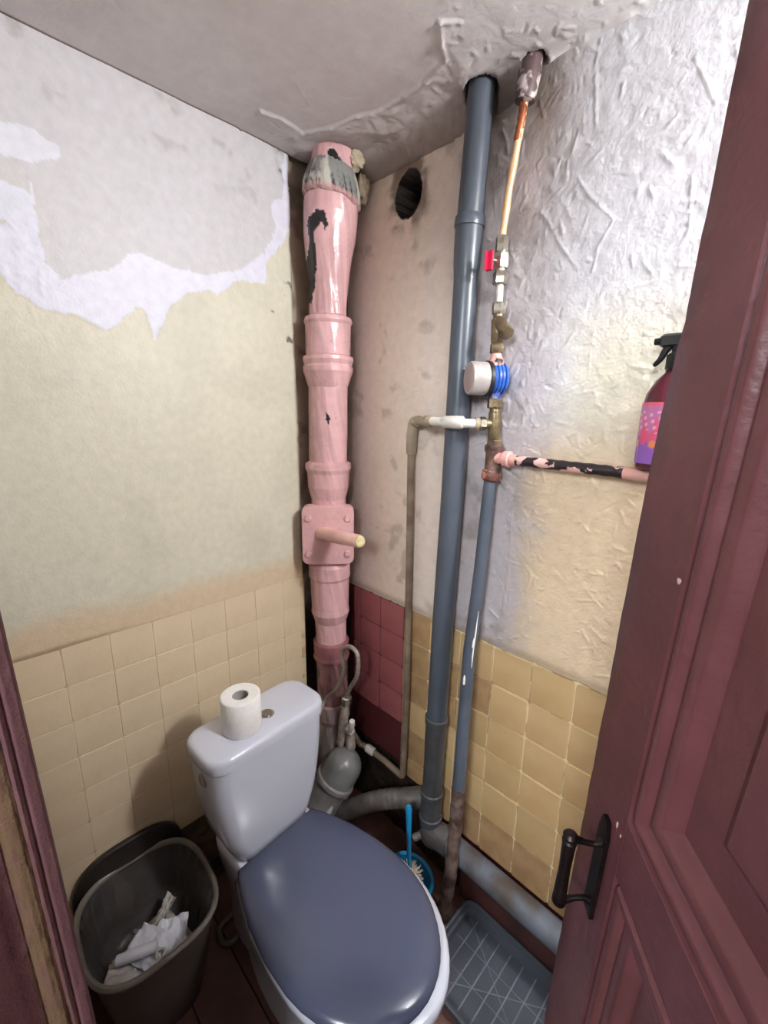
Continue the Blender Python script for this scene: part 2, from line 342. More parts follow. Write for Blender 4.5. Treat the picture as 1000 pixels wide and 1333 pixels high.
def place_tile(parent, cen, wdt, hgt, m, rz=0, g=.0036, thk=.006):
    key = (m.name, round(thk,4))
    if key not in bases: bases[key] = tile_mesh('tile', .1, .1, thk, m)
    o = bpy.data.objects.new('tile', bases[key]); S.collection.objects.link(o); o.parent = parent
    o.location = cen; o.scale = ((wdt-g)/.1, 1, (hgt-g)/.1)
    o.rotation_euler = (random.uniform(-.012,.012), random.uniform(-.006,.006), rz+random.uniform(-.012,.012)); return o
for j in range(6):
    for i in range(len(xc)-1):
        x0, x1 = xc[i], xc[i+1]; z1, z0 = zr[j], zr[j+1]
        if j == 5 and x1 < .33:
            z0 = .335
        if j == 5 and .33 < x1 < .45: z0 = .30
        m = M_ty if x0 > .31 else (M_tr if j < 4 else M_trd)
        if m is M_ty and (j == 5 or (x1 < .68 and random.random() < .5)): m = M_tyd
        place_tile(wb, ((x0+x1)/2, .002+random.uniform(-.001,.001)+(.006 if (x0 < .31 and j > 3) else 0), (z0+z1)/2), x1-x0, z1-z0, m)
yl = [-1.046,-.916,-.811,-.706,-.601,-.496,-.391,-.286,-.214]; zl = [1.044,.936,.831,.726,.621,.516,.411,.306,.201,.096]
for j in range(9):
    for i in range(len(yl)-1):
        if zl[j+1] < .30 and yl[i] > -.75: continue
        o = place_tile(wl, (-.0025+random.uniform(-.0006,.0006), (yl[i]+yl[i+1])/2, (zl[j]+zl[j+1])/2), yl[i+1]-yl[i], zl[j]-zl[j+1], M_tl, rz=PI/2, g=.0012, thk=.0042)
        o.rotation_euler = (random.uniform(-.008,.008), random.uniform(-.005,.005), PI/2+random.uniform(-.008,.008))

# floor: painted boards
M_board = mat('painted_floorboard', (122,86,78), (96,68,62), scale=9, rough=.38, var=.12, bump=.3, bscale=30)
fl = MB().box((-.06,-1.2,-.06),(1.94,.05,-.012)).obj('floor', mat('floor_base',(34,24,22)), smooth=False); tag(fl, kind='structure')
for i in range(9):
    y0 = -1.2+i*.138
    MB().box((-.055, y0+.0012, -.012), (1.93, y0+.1368, 0+random.uniform(-.0008,.0005)), bev=.0015).obj('plank', M_board, fl, ang=30)
# walls out of view
M_wplain = mat('plain_wall_paint', (200,196,190), (188,182,174), scale=6, rough=.6)
o = MB().box((1.892,-1.15,0),(1.94,.05,2.36)).obj('wall_right', M_wplain, smooth=False); tag(o, kind='structure')
o = MB().box((-.06,-1.14,0),(.79,-1.05,2.36)).box((1.56,-1.14,0),(1.94,-1.05,2.36)).box((.79,-1.14,2.12),(1.56,-1.05,2.36)).obj('wall_front', M_wplain, smooth=False); tag(o, kind='structure')
o = MB().box((-.5,-2.9,-.06),(2.8,-1.2,-.002)).obj('floor_hall', M_board, smooth=False); tag(o, kind='structure')
M_hall = mat('hall_wall_paint', (206,204,198), (196,192,184), scale=5, rough=.7)
o = MB().box((-.5,-2.95,0),(2.8,-2.9,2.5)).box((-.55,-2.9,0),(-.5,-1.14,2.5)).box((2.8,-2.9,0),(2.85,-1.14,2.5)).box((-.5,-1.14,0),(-.06,-1.10,2.5)).box((1.94,-1.14,0),(2.8,-1.10,2.5)).obj('wall_hall', M_hall, smooth=False); tag(o, kind='structure')
o = MB().box((-.5,-2.9,2.45),(2.8,-1.10,2.5)).obj('ceiling_hall', M_hall, smooth=False); tag(o, kind='structure')
# maroon skirting under the low sewer pipe
o = MB().box((.62,-.014,0),(1.75,.0,.17), bev=.004).obj('baseboard_back', mat('maroon_skirting',(84,48,44),(60,38,34),scale=10,rough=.45,bump=.3)); tag(o, kind='structure')

# ------------------------------------------------------------------ door frame jamb (left edge of the picture)
yp = np.array([0,-.0005,-.002,-.0100,-.0112,-.0122,-.0132,-.0160,-.0172,-.0185,-.0200,-.0215,-.0260,-.0300,-.0330,-.0345,-.0360,-.06,-.10,-.16])
xp = np.array([-.04,-.003,0,.0005,-.0012,-.0022,-.0006,.0006,-.0004,-.0014,-.0004,.0004,-.0004,-.0022,-.0040,-.0048,-.0040,-.004,-.004,-.004])
zz = np.arange(0, 2.12, .004); sI = np.interp(np.linspace(0, len(yp)-1, 96), np.arange(len(yp)), yp); sX = np.interp(np.linspace(0, len(yp)-1, 96), np.arange(len(yp)), xp)
YY, ZZ = np.meshgrid(sI, zz); XX = np.repeat(sX[None], len(zz), 0)
n1 = fbm(YY*6, ZZ, 131, 20); n2 = fbm(YY*2.2, ZZ*.5, 132, 90, 4)
YW = YY-1.013-.0205*(ZZ-.982)
C = np.ones(YY.shape+(3,))*L3((112,78,80)); C = mix(C, L3((96,64,66)), sm(n1,.45,.6)*.5)
worn = sm(-YY+.004*(n2-.5), .0175, .0205)*(1-sm(-YY+.006*(n1-.5), .033, .037))
C = mix(C, L3((112,88,66)), worn*(.55+.45*sm(n2, .2, .5))*sm(-ZZ,-1.46,-1.40)); C = mix(C, L3((74,48,38)), worn*sm(n2,.66,.8)*sm(-ZZ,-1.46,-1.40)*.9)
C = mix(C, L3((82,48,50)), sm(-YY, .035, .037))
XX = XX + .0012*(fbm(YY*4, ZZ, 133, 60)-.5) - .002*worn*(n2-.3)
XX = XX - .003*np.exp(-((YY+.041+.004*(fbm(YY*0,ZZ,134,12)-.5))/.0009)**2)
dj = grid_mesh('trim_3', YY, ZZ, np.stack([.80+XX, YW, ZZ], -1)[:, ::-1], C[:, ::-1])
j = link('trim_3', dj, mat('jamb_paint', attr=True, scale=60, rough=.42, bump=.25, bscale=420)); tag(j, kind='structure')
o = MB().box((1.575,-1.14,0),(1.60,-1.05,2.12)).box((.79,-1.14,2.115),(1.56,-1.05,2.125)).obj('trim_4', mat('frame_paint',(132,74,78)), smooth=False); tag(o, kind='structure')

# ------------------------------------------------------------------ door leaf
dv = Vector((-.6102,.7922,0)); dn = Vector((.7922,.6102,0)); F0 = Vector((1.0621,-.4067,0))
def D(s, z, h):
    p = F0 - dv*(s+.07*(z-1.16)) - dn*h; return Vector((p.x, p.y, z))
M_door = mat('maroon_door_paint', (110,64,68), (97,55,58), scale=10, rough=.40, bump=.35, bscale=55)
door = bpy.data.objects.new('door_1', None); S.collection.objects.link(door); door.location = D(.80, 0, 0); tag(door, kind='structure')
def dstrip(name, poly, h0, h1, m=M_door):
    """prism of an (s,z) polygon between heights h0..h1 with a small front bevel"""
    cx = sum(p[0] for p in poly)/len(poly); cz = sum(p[1] for p in poly)/len(poly)
    def ring(h, k):
        r = []
        for s_, z_ in poly:
            ds = cx-s_; dz = cz-z_; r.append(D(s_+math.copysign(min(k, abs(ds)), ds) if k else s_, z_+math.copysign(min(k, abs(dz)), dz) if k else z_, h))
        return r
    return MB().loft([ring(h0, 0), ring(h1-.0025, 0), ring(h1, .0025)]).obj(name, m, door, ang=30)
# free-edge stile, chipped near the top
ez = [0,.2,.4,.57,.8,1.02,1.2,1.4,1.56,1.62,1.655,1.70,1.72,1.735,1.80,1.86,1.90,1.93,2.09]
es = [.040,.040,.041,.040,.039,.040,.041,.039,.040,.040,.043,.049,.056,.053,.054,.055,.055,.055,.055]
stile = MB(); rf = []
zz_ = np.linspace(0, 2.09, 160); cols = []
for q, (sfun, h) in enumerate((('e', -.036), ('e', -.002), ('b', 0), ('m1', 0), ('m2', 0), ('i', 0), ('i', -.036))):
    col = []
    for z in zz_:
        e = float(np.interp(z, ez, es)) + .0012*float(vnoise(np.array([z]), np.array([0.]), 141, 60)[0]-.5)
        s_ = {'e': e, 'b': e+.003, 'm1': e+(.153-e)*.35, 'm2': e+(.153-e)*.7, 'i': .153}[sfun]
        col.append(D(s_, float(z), h+(.0012*float(vnoise(np.array([z*3]), np.array([q*1.3]), 143, 12)[0]-.5) if sfun != 'i' and h > -.01 else 0)))
    cols.append(col)
rings = [[cols[q][k] for q in range(7)] for k in range(len(zz_))]
stile.loft(rings).obj('stile', M_door, door, ang=35)
dstrip('stile', [(.70,0),(.80,0),(.80,2.09),(.70,2.09)], -.036, 0)
dstrip('rail', [(.153,0),(.70,0),(.70,.15),(.153,.15)], -.036, 0)
dstrip('rail', [(.153,1.072),(.70,1.072),(.70,1.160),(.153,1.160)], -.036, 0)
dstrip('rail', [(.153,1.95),(.70,1.95),(.70,2.09),(.153,2.09)], -.036, 0)
pk_ = [(0,0),(.0015,-.0050),(.0045,-.0070),(.0075,-.0045),(.0105,.0002),(.0150,.0022),(.0200,.0012),(.0240,-.0030),(.0265,-.0072),(.0285,-.0086),(.0310,-.0070),(.0350,-.0042),(.0420,-.0044),(.0480,-.0072),(.0530,-.0130),(.0570,-.0185),(.0600,-.0210)]
prof = [(p.x, p.y) for p in cat_rom([(a,b,0) for a,b in pk_], 3)]
def panelled(s0, s1, z0, z1):
    rings = [[D(s0+d, z0+d, h), D(s1-d, z0+d, h), D(s1-d, z1-d, h), D(s0+d, z1-d, h)] for d, h in prof]
    MB().loft(rings, cap0=False, cap1=False).obj('moulding', M_door, door, ang=40)
    d = .060; rp = []
    for dd, h in ((d,-.021),(d+.045,-.021),(d+.055,-.016)):
        rp.append([D(s0+dd, z0+dd, h), D(s1-dd, z0+dd, h), D(s1-dd, z1-dd, h), D(s0+dd, z1-dd, h)])
    MB().loft(rp, cap0=False).obj('panel', M_door, door, ang=10)
panelled(.153, .70, 1.160, 1.95); panelled(.153, .70, .15, 1.072)
CHIPS = [(.1465,1.470,.0032,.0040),(.1345,1.131,.0017,.0060),(.1465,1.127,.0014,.0028)]
M_chipw = mat('pale_primer_chip',(206,180,174),rough=.5)
for cs, cz_, rs, rz_ in CHIPS:
    MB().loft([[D(cs+rs*k_*math.cos(a)*(1+.3*math.sin(3*a)), cz_+rz_*k_*math.sin(a)*(1+.25*math.cos(2*a)), h) for a in [2*PI*i/10 for i in range(10)]] for h,k_ in ((-.0005,1),(.0005,1),(.0008,.6))]).obj('paint_chip', M_chipw, door)
# iron pull handle
M_iron = mat('blackened_iron', (28,22,22), (44,34,32), scale=40, rough=.38, metal=.6, bump=.2)
hd = MB()
hd.loft([[D(.103,.945,h),D(.128,.945,h),D(.128,1.095,h),D(.122,1.118,h),D(.109,1.118,h),D(.103,1.095,h)] for h in (-.001,.004,.006)])
ho = hd.obj('door_handle', M_iron, door, ang=30); ho['label'] = 'black iron pull handle'
gp = [D(.12, z, .046) for z in np.linspace(.962, 1.082, 25)]
gr = [.0080+.0032*(abs(t-.5)*2)**10+.0005*math.sin(9*t) for t in np.linspace(0,1,25)]; gr[0] = .006; gr[-1] = .006
MB().sweep(gp, gr, 16).obj('grip', M_iron, ho)
for zc, sg in ((1.078, 1), (.968, -1)):
    MB().sweep([D(.118,zc+sg*.002-.010*0,.002),D(.118,zc-sg*.004,.014),D(.119,zc-sg*.002,.026),D(.12,zc+sg*.002,.036),D(.12,zc+sg*.003,.046)], [.007,.0042,.0038,.005,.0085], 12).obj('bracket', M_iron, ho)
    MB().sweep([D(.12,zc+sg*.004,.0455+.0),D(.12,zc+sg*.008,.046),D(.12,zc+sg*.012,.046)], [.0095,.0095,.006], 14).obj('knob', M_iron, ho)

# ------------------------------------------------------------------ soil stack (painted cast iron)
def axis_x(z): return lerp_tab([(2.46,.104),(2.35,.098),(2.25,.085),(2.15,.075),(1.95,.062),(1.56,.056),(1.2,.052),(.9,.056),(.6,.062),(.2,.062),(0,.062)], z)
AY = -.120
stack = empty('soil_stack', (.06,-.12,0), 'thick pink painted cast iron soil stack with peeling black patches, in the corner', 'pipe')
TH0 = math.radians(-37.65)
def stackpart(name, tab, m=None, cols=None, patches=(), nz=None, lump=.0022, n=64, slant=0, base=(224,178,180), parent=None, dark=(40,34,36), seed=0):
    n = 120
    """tab: list of (z, r) from top to bottom"""
    zs = np.array([t[0] for t in tab]); L = zs.max()-zs.min(); nz = nz or max(4, int(L/.0032))
    o = np.argsort(zs); t_ = np.linspace(0, 1, nz)
    # parametric resample so that steps stay crisp
    arc = np.concatenate([[0], np.cumsum(np.hypot(np.diff(zs), np.diff([t[1] for t in tab])))]); q = np.unique(np.concatenate([np.linspace(0, arc[-1], nz), arc]))
    zq = np.interp(q, arc, zs); rq = np.interp(q, arc, [t[1] for t in tab])
    th = np.arange(n+1)/n*2*PI; TT, ZQ = np.meshgrid(th, zq); RQ = np.repeat(rq[:, None], n+1, 1)
    cx = np.array([axis_x(z) for z in zq])[:, None]
    lat = RQ*np.sin(TT-TH0+0); nn = fbm(np.cos(TT)*.3+2, np.sin(TT)*.3+ZQ*1.0, 151+seed, 14, 4)
    nn2 = fbm(np.cos(TT)*.3+2, np.sin(TT)*.3+ZQ, 171+seed, 50, 3)
    RR = RQ+lump*2*(nn-.5)
    X_ = cx+RR*np.cos(TT); Y_ = AY+RR*np.sin(TT); Z_ = ZQ+slant*lat
    C = np.ones(TT.shape+(3,))*L3(base); C = mix(C, L3([v*.93 for v in base]), sm(nn,.4,.6))
    C = mix(C, L3((120,80,76)), sm(nn2,.80,.86)*.4)
    front = np.cos(TT-TH0) > -.2
    lz = ZQ+.012*(fbm(lat*1.0, ZQ, 181, 60)-.5); ll = lat+.010*(fbm(lat, ZQ, 182, 70)-.5)
    for poly in patches:
        mk = inpoly(ll, lz, poly) & front; C = mix(C, L3(dark), mk)
        mk2 = inpoly(ll*1.0+.003, lz-.002, poly) & front & ~mk; C = mix(C, L3((232,222,218)), mk2*.8*(nn2 > .5))
    if cols: C = cols(C, TT, ZQ, lat, nn, nn2)
    me = grid_mesh(name, TT, ZQ, np.stack([X_, Y_, Z_], -1)[:, ::1], C)
    bm = bmesh.new(); bm.from_mesh(me); bmesh.ops.remove_doubles(bm, verts=bm.verts, dist=1e-5); bmesh.ops.holes_fill(bm, edges=[e for e in bm.edges if e.is_boundary], sides=0)
    bmesh.ops.recalc_face_normals(bm, faces=bm.faces); bm.to_mesh(me); bm.free(); finish(me, True, 55)
    return link(name, me, m or M_stack, parent or stack)
M_stack = mat('glossy_pink_pipe_paint', attr=True, scale=30, rough=.22, bump=.3, bscale=60)
pA = [(-.019,2.330),(-.002,2.338),(.03,2.305),(.033,2.282),(-.002,2.300)]
pB = [(-.062,2.164),(-.043,2.187),(-.019,2.182),(-.003,2.148),(-.013,2.129),(-.022,2.155),(-.045,2.132),(-.036,2.061),(-.039,2.008),(-.048,1.949),(-.075,1.954),(-.075,2.031),(-.060,2.113)]
stackpart('pipe', [(2.44,.062),(2.30,.065),(2.26,.066)], patches=[pA], base=(218,172,174), seed=1)
def puttyc(C, TT, ZQ, lat, nn, nn2):
    C = C*0+L3((140,141,138)); C = mix(C, L3((84,86,88)), sm(nn2,.46,.62)*(1-sm(ZQ,2.27,2.29))); C = mix(C, L3((198,194,184)), sm(nn,.52,.60)); C = mix(C, L3((40,40,42)), sm(nn2,.5,.56)*(1-sm(ZQ,2.245,2.26))); return mix(C, L3((214,160,158)), sm(-ZQ,-2.248,-2.24)*.6)
stackpart('putty_joint', [(2.315,.064),(2.300,.072),(2.275,.080),(2.255,.084),(2.235,.085),(2.228,.078)], cols=puttyc, lump=.006, slant=-.20, seed=2)['label'] = 'grey lumpy putty joint'
stackpart('pipe', [(2.250,.070),(2.235,.080),(2.19,.081),(2.13,.077),(2.06,.067),(2.00,.060),(1.94,.058),(1.90,.058)], patches=[pB], lump=.0035, seed=3)
stackpart('socket', [(1.918,.060),(1.912,.074),(1.900,.077),(1.890,.072),(1.80,.071),(1.78,.071)], seed=4)
stackpart('socket', [(1.800,.072),(1.795,.081),(1.785,.082),(1.777,.079),(1.770,.077),(1.764,.081),(1.750,.081),(1.740,.077),(1.715,.070),(1.700,.064)], seed=5)
stackpart('pipe', [(1.715,.0645),(1.42,.065)], patches=[[(-.005,1.626),(.007,1.601),(.0,1.581),(-.007,1.601)]], seed=6)
stackpart('socket', [(1.460,.064),(1.452,.078),(1.435,.079),(1.420,.073),(1.372,.071),(1.345,.064),(1.325,.058)], seed=7)
stackpart('pipe', [(1.335,.060),(1.10,.064)], seed=8)
stackpart('socket', [(1.098,.066),(1.088,.074),(1.045,.075),(1.035,.070),(.925,.068),(.905,.070),(.880,.062),(.868,.058)], seed=9)
stackpart('pipe', [(.875,.0575),(.78,.057)], seed=10)
stackpart('socket', [(.790,.064),(.784,.067),(.735,.066),(.727,.069),(.717,.067),(.712,.062)], base=(156,102,106), seed=11)['label'] = 'maroon pipe collar'
stackpart('pipe', [(.72,.060),(.53,.060)], base=(146,104,106), seed=12, cols=lambda C,TT,ZQ,lat,nn,nn2: mix(C, L3((92,72,68)), sm(nn,.45,.6)*.8))
stackpart('socket', [(.535,.062),(.530,.068),(.470,.068),(.45,.064)], base=(150,130,126), seed=13)
stackpart('pipe', [(.455,.062),(.30,.062),(0,.062)], base=(142,130,128), seed=14)
def lump(name, c, r_, m, parent, seed):
    bm = bmesh.new(); bmesh.ops.create_icosphere(bm, subdivisions=4, radius=1)
    for v in bm.verts:
        q = float(fbm(np.array([v.co.x*1.2+v.co.z]), np.array([v.co.y*1.2-v.co.z*.6]), seed, 2.2, 4)[0]); v.co = Vector((c[0]+v.co.x*r_[0]*(.6+.8*q), c[1]+v.co.y*r_[1]*(.6+.8*q), c[2]+v.co.z*r_[2]*(.6+.8*q)))
    me = bpy.data.meshes.new(name); bm.to_mesh(me); bm.free(); finish(me, True, 60); return link(name, me, m, parent)
M_mort = mat('cream_mortar',(196,182,160),(168,152,130),scale=40,rough=.8,bump=.6)
lump('mortar_lump', (.150,-.085,2.335), (.022,.030,.030), M_mort, stack, 611)['label'] = 'cream mortar lump'
lump('mortar_lump', (.125,-.030,2.285), (.022,.018,.040), M_mort, stack, 617)['label'] = 'cream mortar lump'
# cleanout plate facing the room
fdir = Vector((math.cos(math.radians(-40)), math.sin(math.radians(-40)), 0)); sdir = Vector((-fdir.y, fdir.x, 0)); pc = Vector((.053, AY, 1.212))
def PP(a, z, h): p = pc + sdir*a + fdir*h; return Vector((p.x, p.y, pc.z+z))
def rrect(w2, h2, c, k=5, f=None):
    r = []
    for sx, sz, a0 in ((1,-1,-90),(1,1,0),(-1,1,90),(-1,-1,180)):
        for j in range(k):
            a = math.radians(a0+90*j/(k-1)); r.append((sx*(w2-c)+c*math.cos(a), sz*(h2-c)+c*math.sin(a)))
    return r
rr = rrect(.088, .102, .022); pm = MB()
M_pink = mat('pink_gloss_paint', (224,178,178), (214,166,168), scale=25, rough=.28, bump=.35, bscale=70)
pm.loft([[PP(a,b,.030) for a,b in rr],[PP(a,b,.072) for a,b in rr],[PP(a*.97,b*.97,.078) for a,b in rr],[PP(a*.5,b*.5,.081) for a,b in rr]])
plate = pm.obj('cleanout_plate', M_pink, stack, ang=35)
for a, z in ((-.066,.062),(.066,.062),(-.066,-.062),(.066,-.062)):
    hx_ = [(.0125*math.cos(math.radians(60*k)), .0125*math.sin(math.radians(60*k))) for k in range(6)]
    MB().loft([[PP(a+u,z+v,.074) for u,v in hx_],[PP(a+u,z+v,.084) for u,v in hx_],[PP(a+u*.75,z+v*.75,.087) for u,v in hx_]]).obj('bolt', M_pink, plate, ang=30)
# capped branch stub
s0 = PP(-.02, .008, .070); s1 = s0 + (Vector((.350,-.205,1.250))-s0).normalized()*.225
sv = (s1-s0); MB().sweep([s0-sv*.1, s0+sv*.02, s0+sv*.06, s0+sv*.5, s0+sv*.62, s0+sv*.64, s0+sv*.93, s0+sv*.95], [.024,.027,.0235,.0225,.0225,.0205,.0205,.0185], 24).obj('branch_stub', mat('peach_pink_paint',(230,186,172),(222,172,166),scale=20,rough=.3,bump=.4,bscale=90), stack)
MB().sweep([s0+sv*.88, s0+sv*.985, s0+sv*1.0], [.017,.0175,.012], 20).obj('plug', mat('cream_putty',(222,208,160),(196,176,130),scale=60,rough=.7,bump=.6), stack)['label'] = 'cream putty plug'
# ------------------------------------------------------------------ toilet waste connection
wc = empty('waste_connector', (.16,-.17,0), 'grey plastic waste elbow and corrugated pipe behind the toilet', 'pipe')
M_gp = mat('grubby_grey_plastic', (140,138,138), (112,108,108), scale=18, rough=.34, bump=.25, bscale=70)
EC = Vector((.172,-.158,.318)); EE = Vector((.118,-.262,.120)); ed_ = (EE-EC)
MB().sweep([EC-ed_.normalized()*.066*math.sin(t) for t in np.linspace(PI/2,0,9)]+[EC+ed_*.28], [max(.003,.070*math.cos(t)) for t in np.linspace(PI/2,0,9)]+[.070], 36).obj('elbow', mat('grey_plastic_elbow',(126,126,126),(102,102,102),scale=14,rough=.28,bump=.2,bscale=40), wc, ang=50)
MB().sweep([(.10,-.135,.26), (.14,-.147,.29), EC], [.055,.060,.062], 28).obj('inlet', M_gp, wc)
MB().sweep([EC+ed_*q for q in (.22,.24,.30,.32)], [.071,.0765,.0765,.071], 36).obj('collar', M_gp, wc, ang=30)
MB().sweep(cat_rom([EC+ed_*.3, EC+ed_*.75, EE, (.13,-.33,.10), (.21,-.42,.13), (.26,-.45,.16)],6), [.066]*13+[.060]*18, 30).obj('outlet_tube', M_gp, wc)
cp_ = cat_rom([(.165,-.185,.115),(.215,-.165,.155),(.29,-.135,.222),(.365,-.095,.268),(.425,-.060,.290),(.455,-.03,.295)],12)
cr_ = [.033+.0012*math.sin(i*2.1) if i < 44 else .036 for i in range(len(cp_))]
MB().sweep(cp_, cr_, 24).obj('corrugated_pipe', mat('grey_corrugated_plastic',(104,100,98),(78,70,66),scale=22,rough=.5,bump=.3), wc)
a0 = Vector((.186,-.218,.195)); tpv = []
for k in range(7):
    t = k/6; c = Vector((.172+.020*t*0,-.214-.02*t,.205-.10*t)); tpv.append(c)
MB().sweep([(.197,-.222,.235),(.193,-.240,.200),(.188,-.262,.160),(.184,-.290,.115)], [.010,.013,.013,.011], 8).obj('tape', mat('white_tape',(214,214,222),(190,190,196),scale=30,rough=.5), wc)['label'] = 'white tape strip'

# ------------------------------------------------------------------ grey plastic riser
def gx(z): return float(np.interp(z, [0,.3,.62,1.05,1.4,2.06,2.36], [.512,.512,.516,.522,.531,.538,.552]))
gy = lambda z: -.050-.0*z
M_grey = mat('slate_grey_pvc', (80,87,97), (72,79,89), scale=6, rough=.33, bump=.05, bscale=40)
M_greyd = mat('slate_grey_pvc_dirty', (78,80,84), (64,62,62), scale=14, rough=.42, bump=.15, bscale=60)
gr_ = empty('plastic_riser', (.512,-.05,.2), 'tall slate grey plastic soil pipe running floor to ceiling on the back wall', 'pipe')
def vp(z0, z1, r0, r1=None, n=12): 
    r1 = r1 or r0; return [(gx(z), gy(z), z) for z in np.linspace(z0, z1, n)], list(np.linspace(r0, r1, n))
def griser(name, z0, z1, r0, r1=None, m=M_grey, n=12):
    p, r = vp(z0, z1, r0, r1, n); return MB().sweep(p, r, 32).obj(name, m, gr_)
griser('pipe', 2.385, 2.06, .0305, .0320)
p = [(gx(z), gy(z), z) for z in (2.095,2.092,2.075,2.070,2.068,2.02,1.99,1.965,1.95)]; MB().sweep(p, [.034,.0365,.0375,.037,.0345,.0345,.0335,.0315,.0305], 32).obj('socket', M_grey, gr_)
griser('pipe', 1.96, .66, .0310, .0325, n=20)
p = [(gx(z), gy(z), z) for z in (.675,.672,.655,.650,.648,.56,.54)]; MB().sweep(p, [.034,.0375,.038,.037,.0345,.0345,.033], 32).obj('socket', M_greyd, gr_)
griser('pipe', .56, .36, .0335, m=M_greyd)
p = [(gx(z), gy(z), z) for z in (.385,.382,.365,.360,.358,.30,.285,.282,.27,.25,.20)]; MB().sweep(p, [.035,.0385,.039,.038,.036,.036,.036,.040,.040,.036,.034], 32).obj('socket', M_greyd, gr_)
# horizontal sewer pipe low on the wall
sw = empty('sewer_pipe', (1.1,-.062,.22), 'grey horizontal sewer pipe along the foot of the tiled wall', 'pipe')
M_sewer = mat('blue_grey_pipe_paint', (100,106,116), (80,72,68), scale=9, rough=.38, bump=.25, bscale=60, thr=(.45,.62))
MB().sweep([(.545+ (1.74-.545)*t, -.046, .226) for t in np.linspace(0,1,20)], .037, 36).obj('pipe', M_sewer, sw)
MB().sweep(cat_rom([(.512,-.05,.225),(.525,-.056,.218),(.555,-.050,.224),(.595,-.046,.226)],5), [.042,.044,.044,.044]+[.043]*12, 32).obj('bend', mat('dirty_grey_fitting',(100,96,94),(74,68,66),scale=20,rough=.45,bump=.3), sw)
MB().sweep([(.505,-.095,.225),(.498,-.112,.222),(.494,-.12,.220)], [.012,.013,.008], 12).obj('screw', M_gp, sw)

# ------------------------------------------------------------------ water riser
M_cop = mat('copper_tube', (226,172,128), (240,208,164), scale=14, rough=.3, metal=.3, bump=.15, bscale=80)
M_brass = mat('tarnished_brass', (150,134,104), (112,98,78), scale=30, rough=.36, metal=.75, bump=.3, bscale=90)
M_nick = mat('nickel_plated', (196,190,176), (150,142,128), scale=30, rough=.25, metal=.85, bump=.15)
M_steel = mat('peeling_pink_steel', (214,158,150), (56,38,36), scale=26, rough=.45, thr=(.50,.55), bump=.5, bscale=60)
M_rust = mat('rust_and_scale', (118,86,74), (70,50,46), scale=40, rough=.6, thr=(.4,.6), bump=.6, bscale=80)
M_whitep = mat('white_plastic_pipe', (226,222,214), (206,200,190), scale=20, rough=.35)
M_beige = mat('beige_plastic_pipe', (178,164,142), (146,130,108), scale=16, rough=.45, bump=.2)
M_bluep = mat('slate_blue_insulation', (82,90,102), (72,80,92), scale=10, rough=.42, bump=.1)
RX = [(2.40,.676),(2.295,.661),(2.2,.648),(2.12,.636),(2.03,.628),(1.9,.632),(1.72,.636),(1.6,.645),(1.5,.650),(1.455,.644),(1.19,.643),(.967,.637),(.729,.643),(.553,.647),(.34,.648),(.19,.643),(.1,.634),(0,.626)]
def rx(z): return lerp_tab(RX, z)
RY = -.042
def ryz(z): return lerp_tab([(2.4,-.042),(1.455,-.043),(1.19,-.060),(.967,-.075),(.729,-.089),(.553,-.098),(.34,-.105),(0,-.106)], z)
def rp(z, dx=0, dy=0): return (rx(z)+dx, ryz(z)+dy, z)
def hexr(c, r, z, n=6, rot=0): return [(c[0]+r*math.cos(2*PI*k/n+rot), c[1]+r*math.sin(2*PI*k/n+rot), z) for k in range(n)]
def hexnut(name, z0, z1, r, m, parent, rot=.3):
    c0 = rp((z0+z1)/2); b = (z1-z0)*.12
    return MB().loft([hexr(c0, r*.92, z0, rot=rot), hexr(c0, r, z0+b, rot=rot), hexr(c0, r, z1-b, rot=rot), hexr(c0, r*.92, z1, rot=rot)]).obj(name, m, parent, ang=25)
wr = empty('copper_water_pipe', rp(2.04), 'bent copper water tube hanging from a rusty sleeve in the ceiling', 'pipe')
MB().sweep([rp(z) for z in np.linspace(2.34, 2.025, 16)], [.0085+.0006*math.sin(i*1.7) for i in range(16)], 18).obj('copper_tube', M_cop, wr)
MB().sweep([rp(z, .0008*math.sin(z*90), -.0012) for z in np.linspace(2.29,2.215,14)], [.0085+.0007*math.sin(i*2.3) for i in range(14)], 18).obj('flux_stain', mat('scorched_copper',(176,96,60),(92,48,36),scale=22,rough=.4,metal=.4,bump=.3), wr)['label'] = 'scorched brown length'
MB().sweep([rp(2.39),rp(2.345),rp(2.335),rp(2.295),rp(2.285),rp(2.282)], [.022,.022,.0245,.0225,.0215,.012], 20).obj('rusty_sleeve', mat('painted_rusty_sleeve',(84,66,66),(186,174,172),scale=42,rough=.5,thr=(.5,.58),bump=.6,bscale=60), wr)
# ball valve
bv = empty('ball_valve', rp(1.94), 'small nickel ball valve with a red butterfly handle, above the white pipe', 'valve')
hexnut('nut', 1.998, 2.032, .0150, M_nick, bv); hexnut('valve_body', 1.962, 1.996, .0185, M_nick, bv, .0)
MB().sweep([rp(2.002),rp(1.93)], .0125, 18).obj('valve_core', M_nick, bv); hexnut('nut', 1.928, 1.956, .0175, M_nick, bv, .5)
MB().sweep([rp(1.978,-.004,-.012),rp(1.978,-.010,-.030)], .0045, 10).obj('stem', M_nick, bv)
M_red = mat('raspberry_red_plastic', (214,26,74), (196,20,62), scale=20, rough=.35)
c = Vector(rp(1.978,-.010,-.030)); lv = MB()
lv.box((-.009,-.005,-.025),(.009,.0,.019), Matrix.Translation(c), bev=.002); lv.box((-.009,-.013,-.023),(-.005,-.004,.017), Matrix.Translation(c), bev=.001); lv.obj('valve_handle', M_red, bv, ang=30)['label'] = 'red butterfly handle'
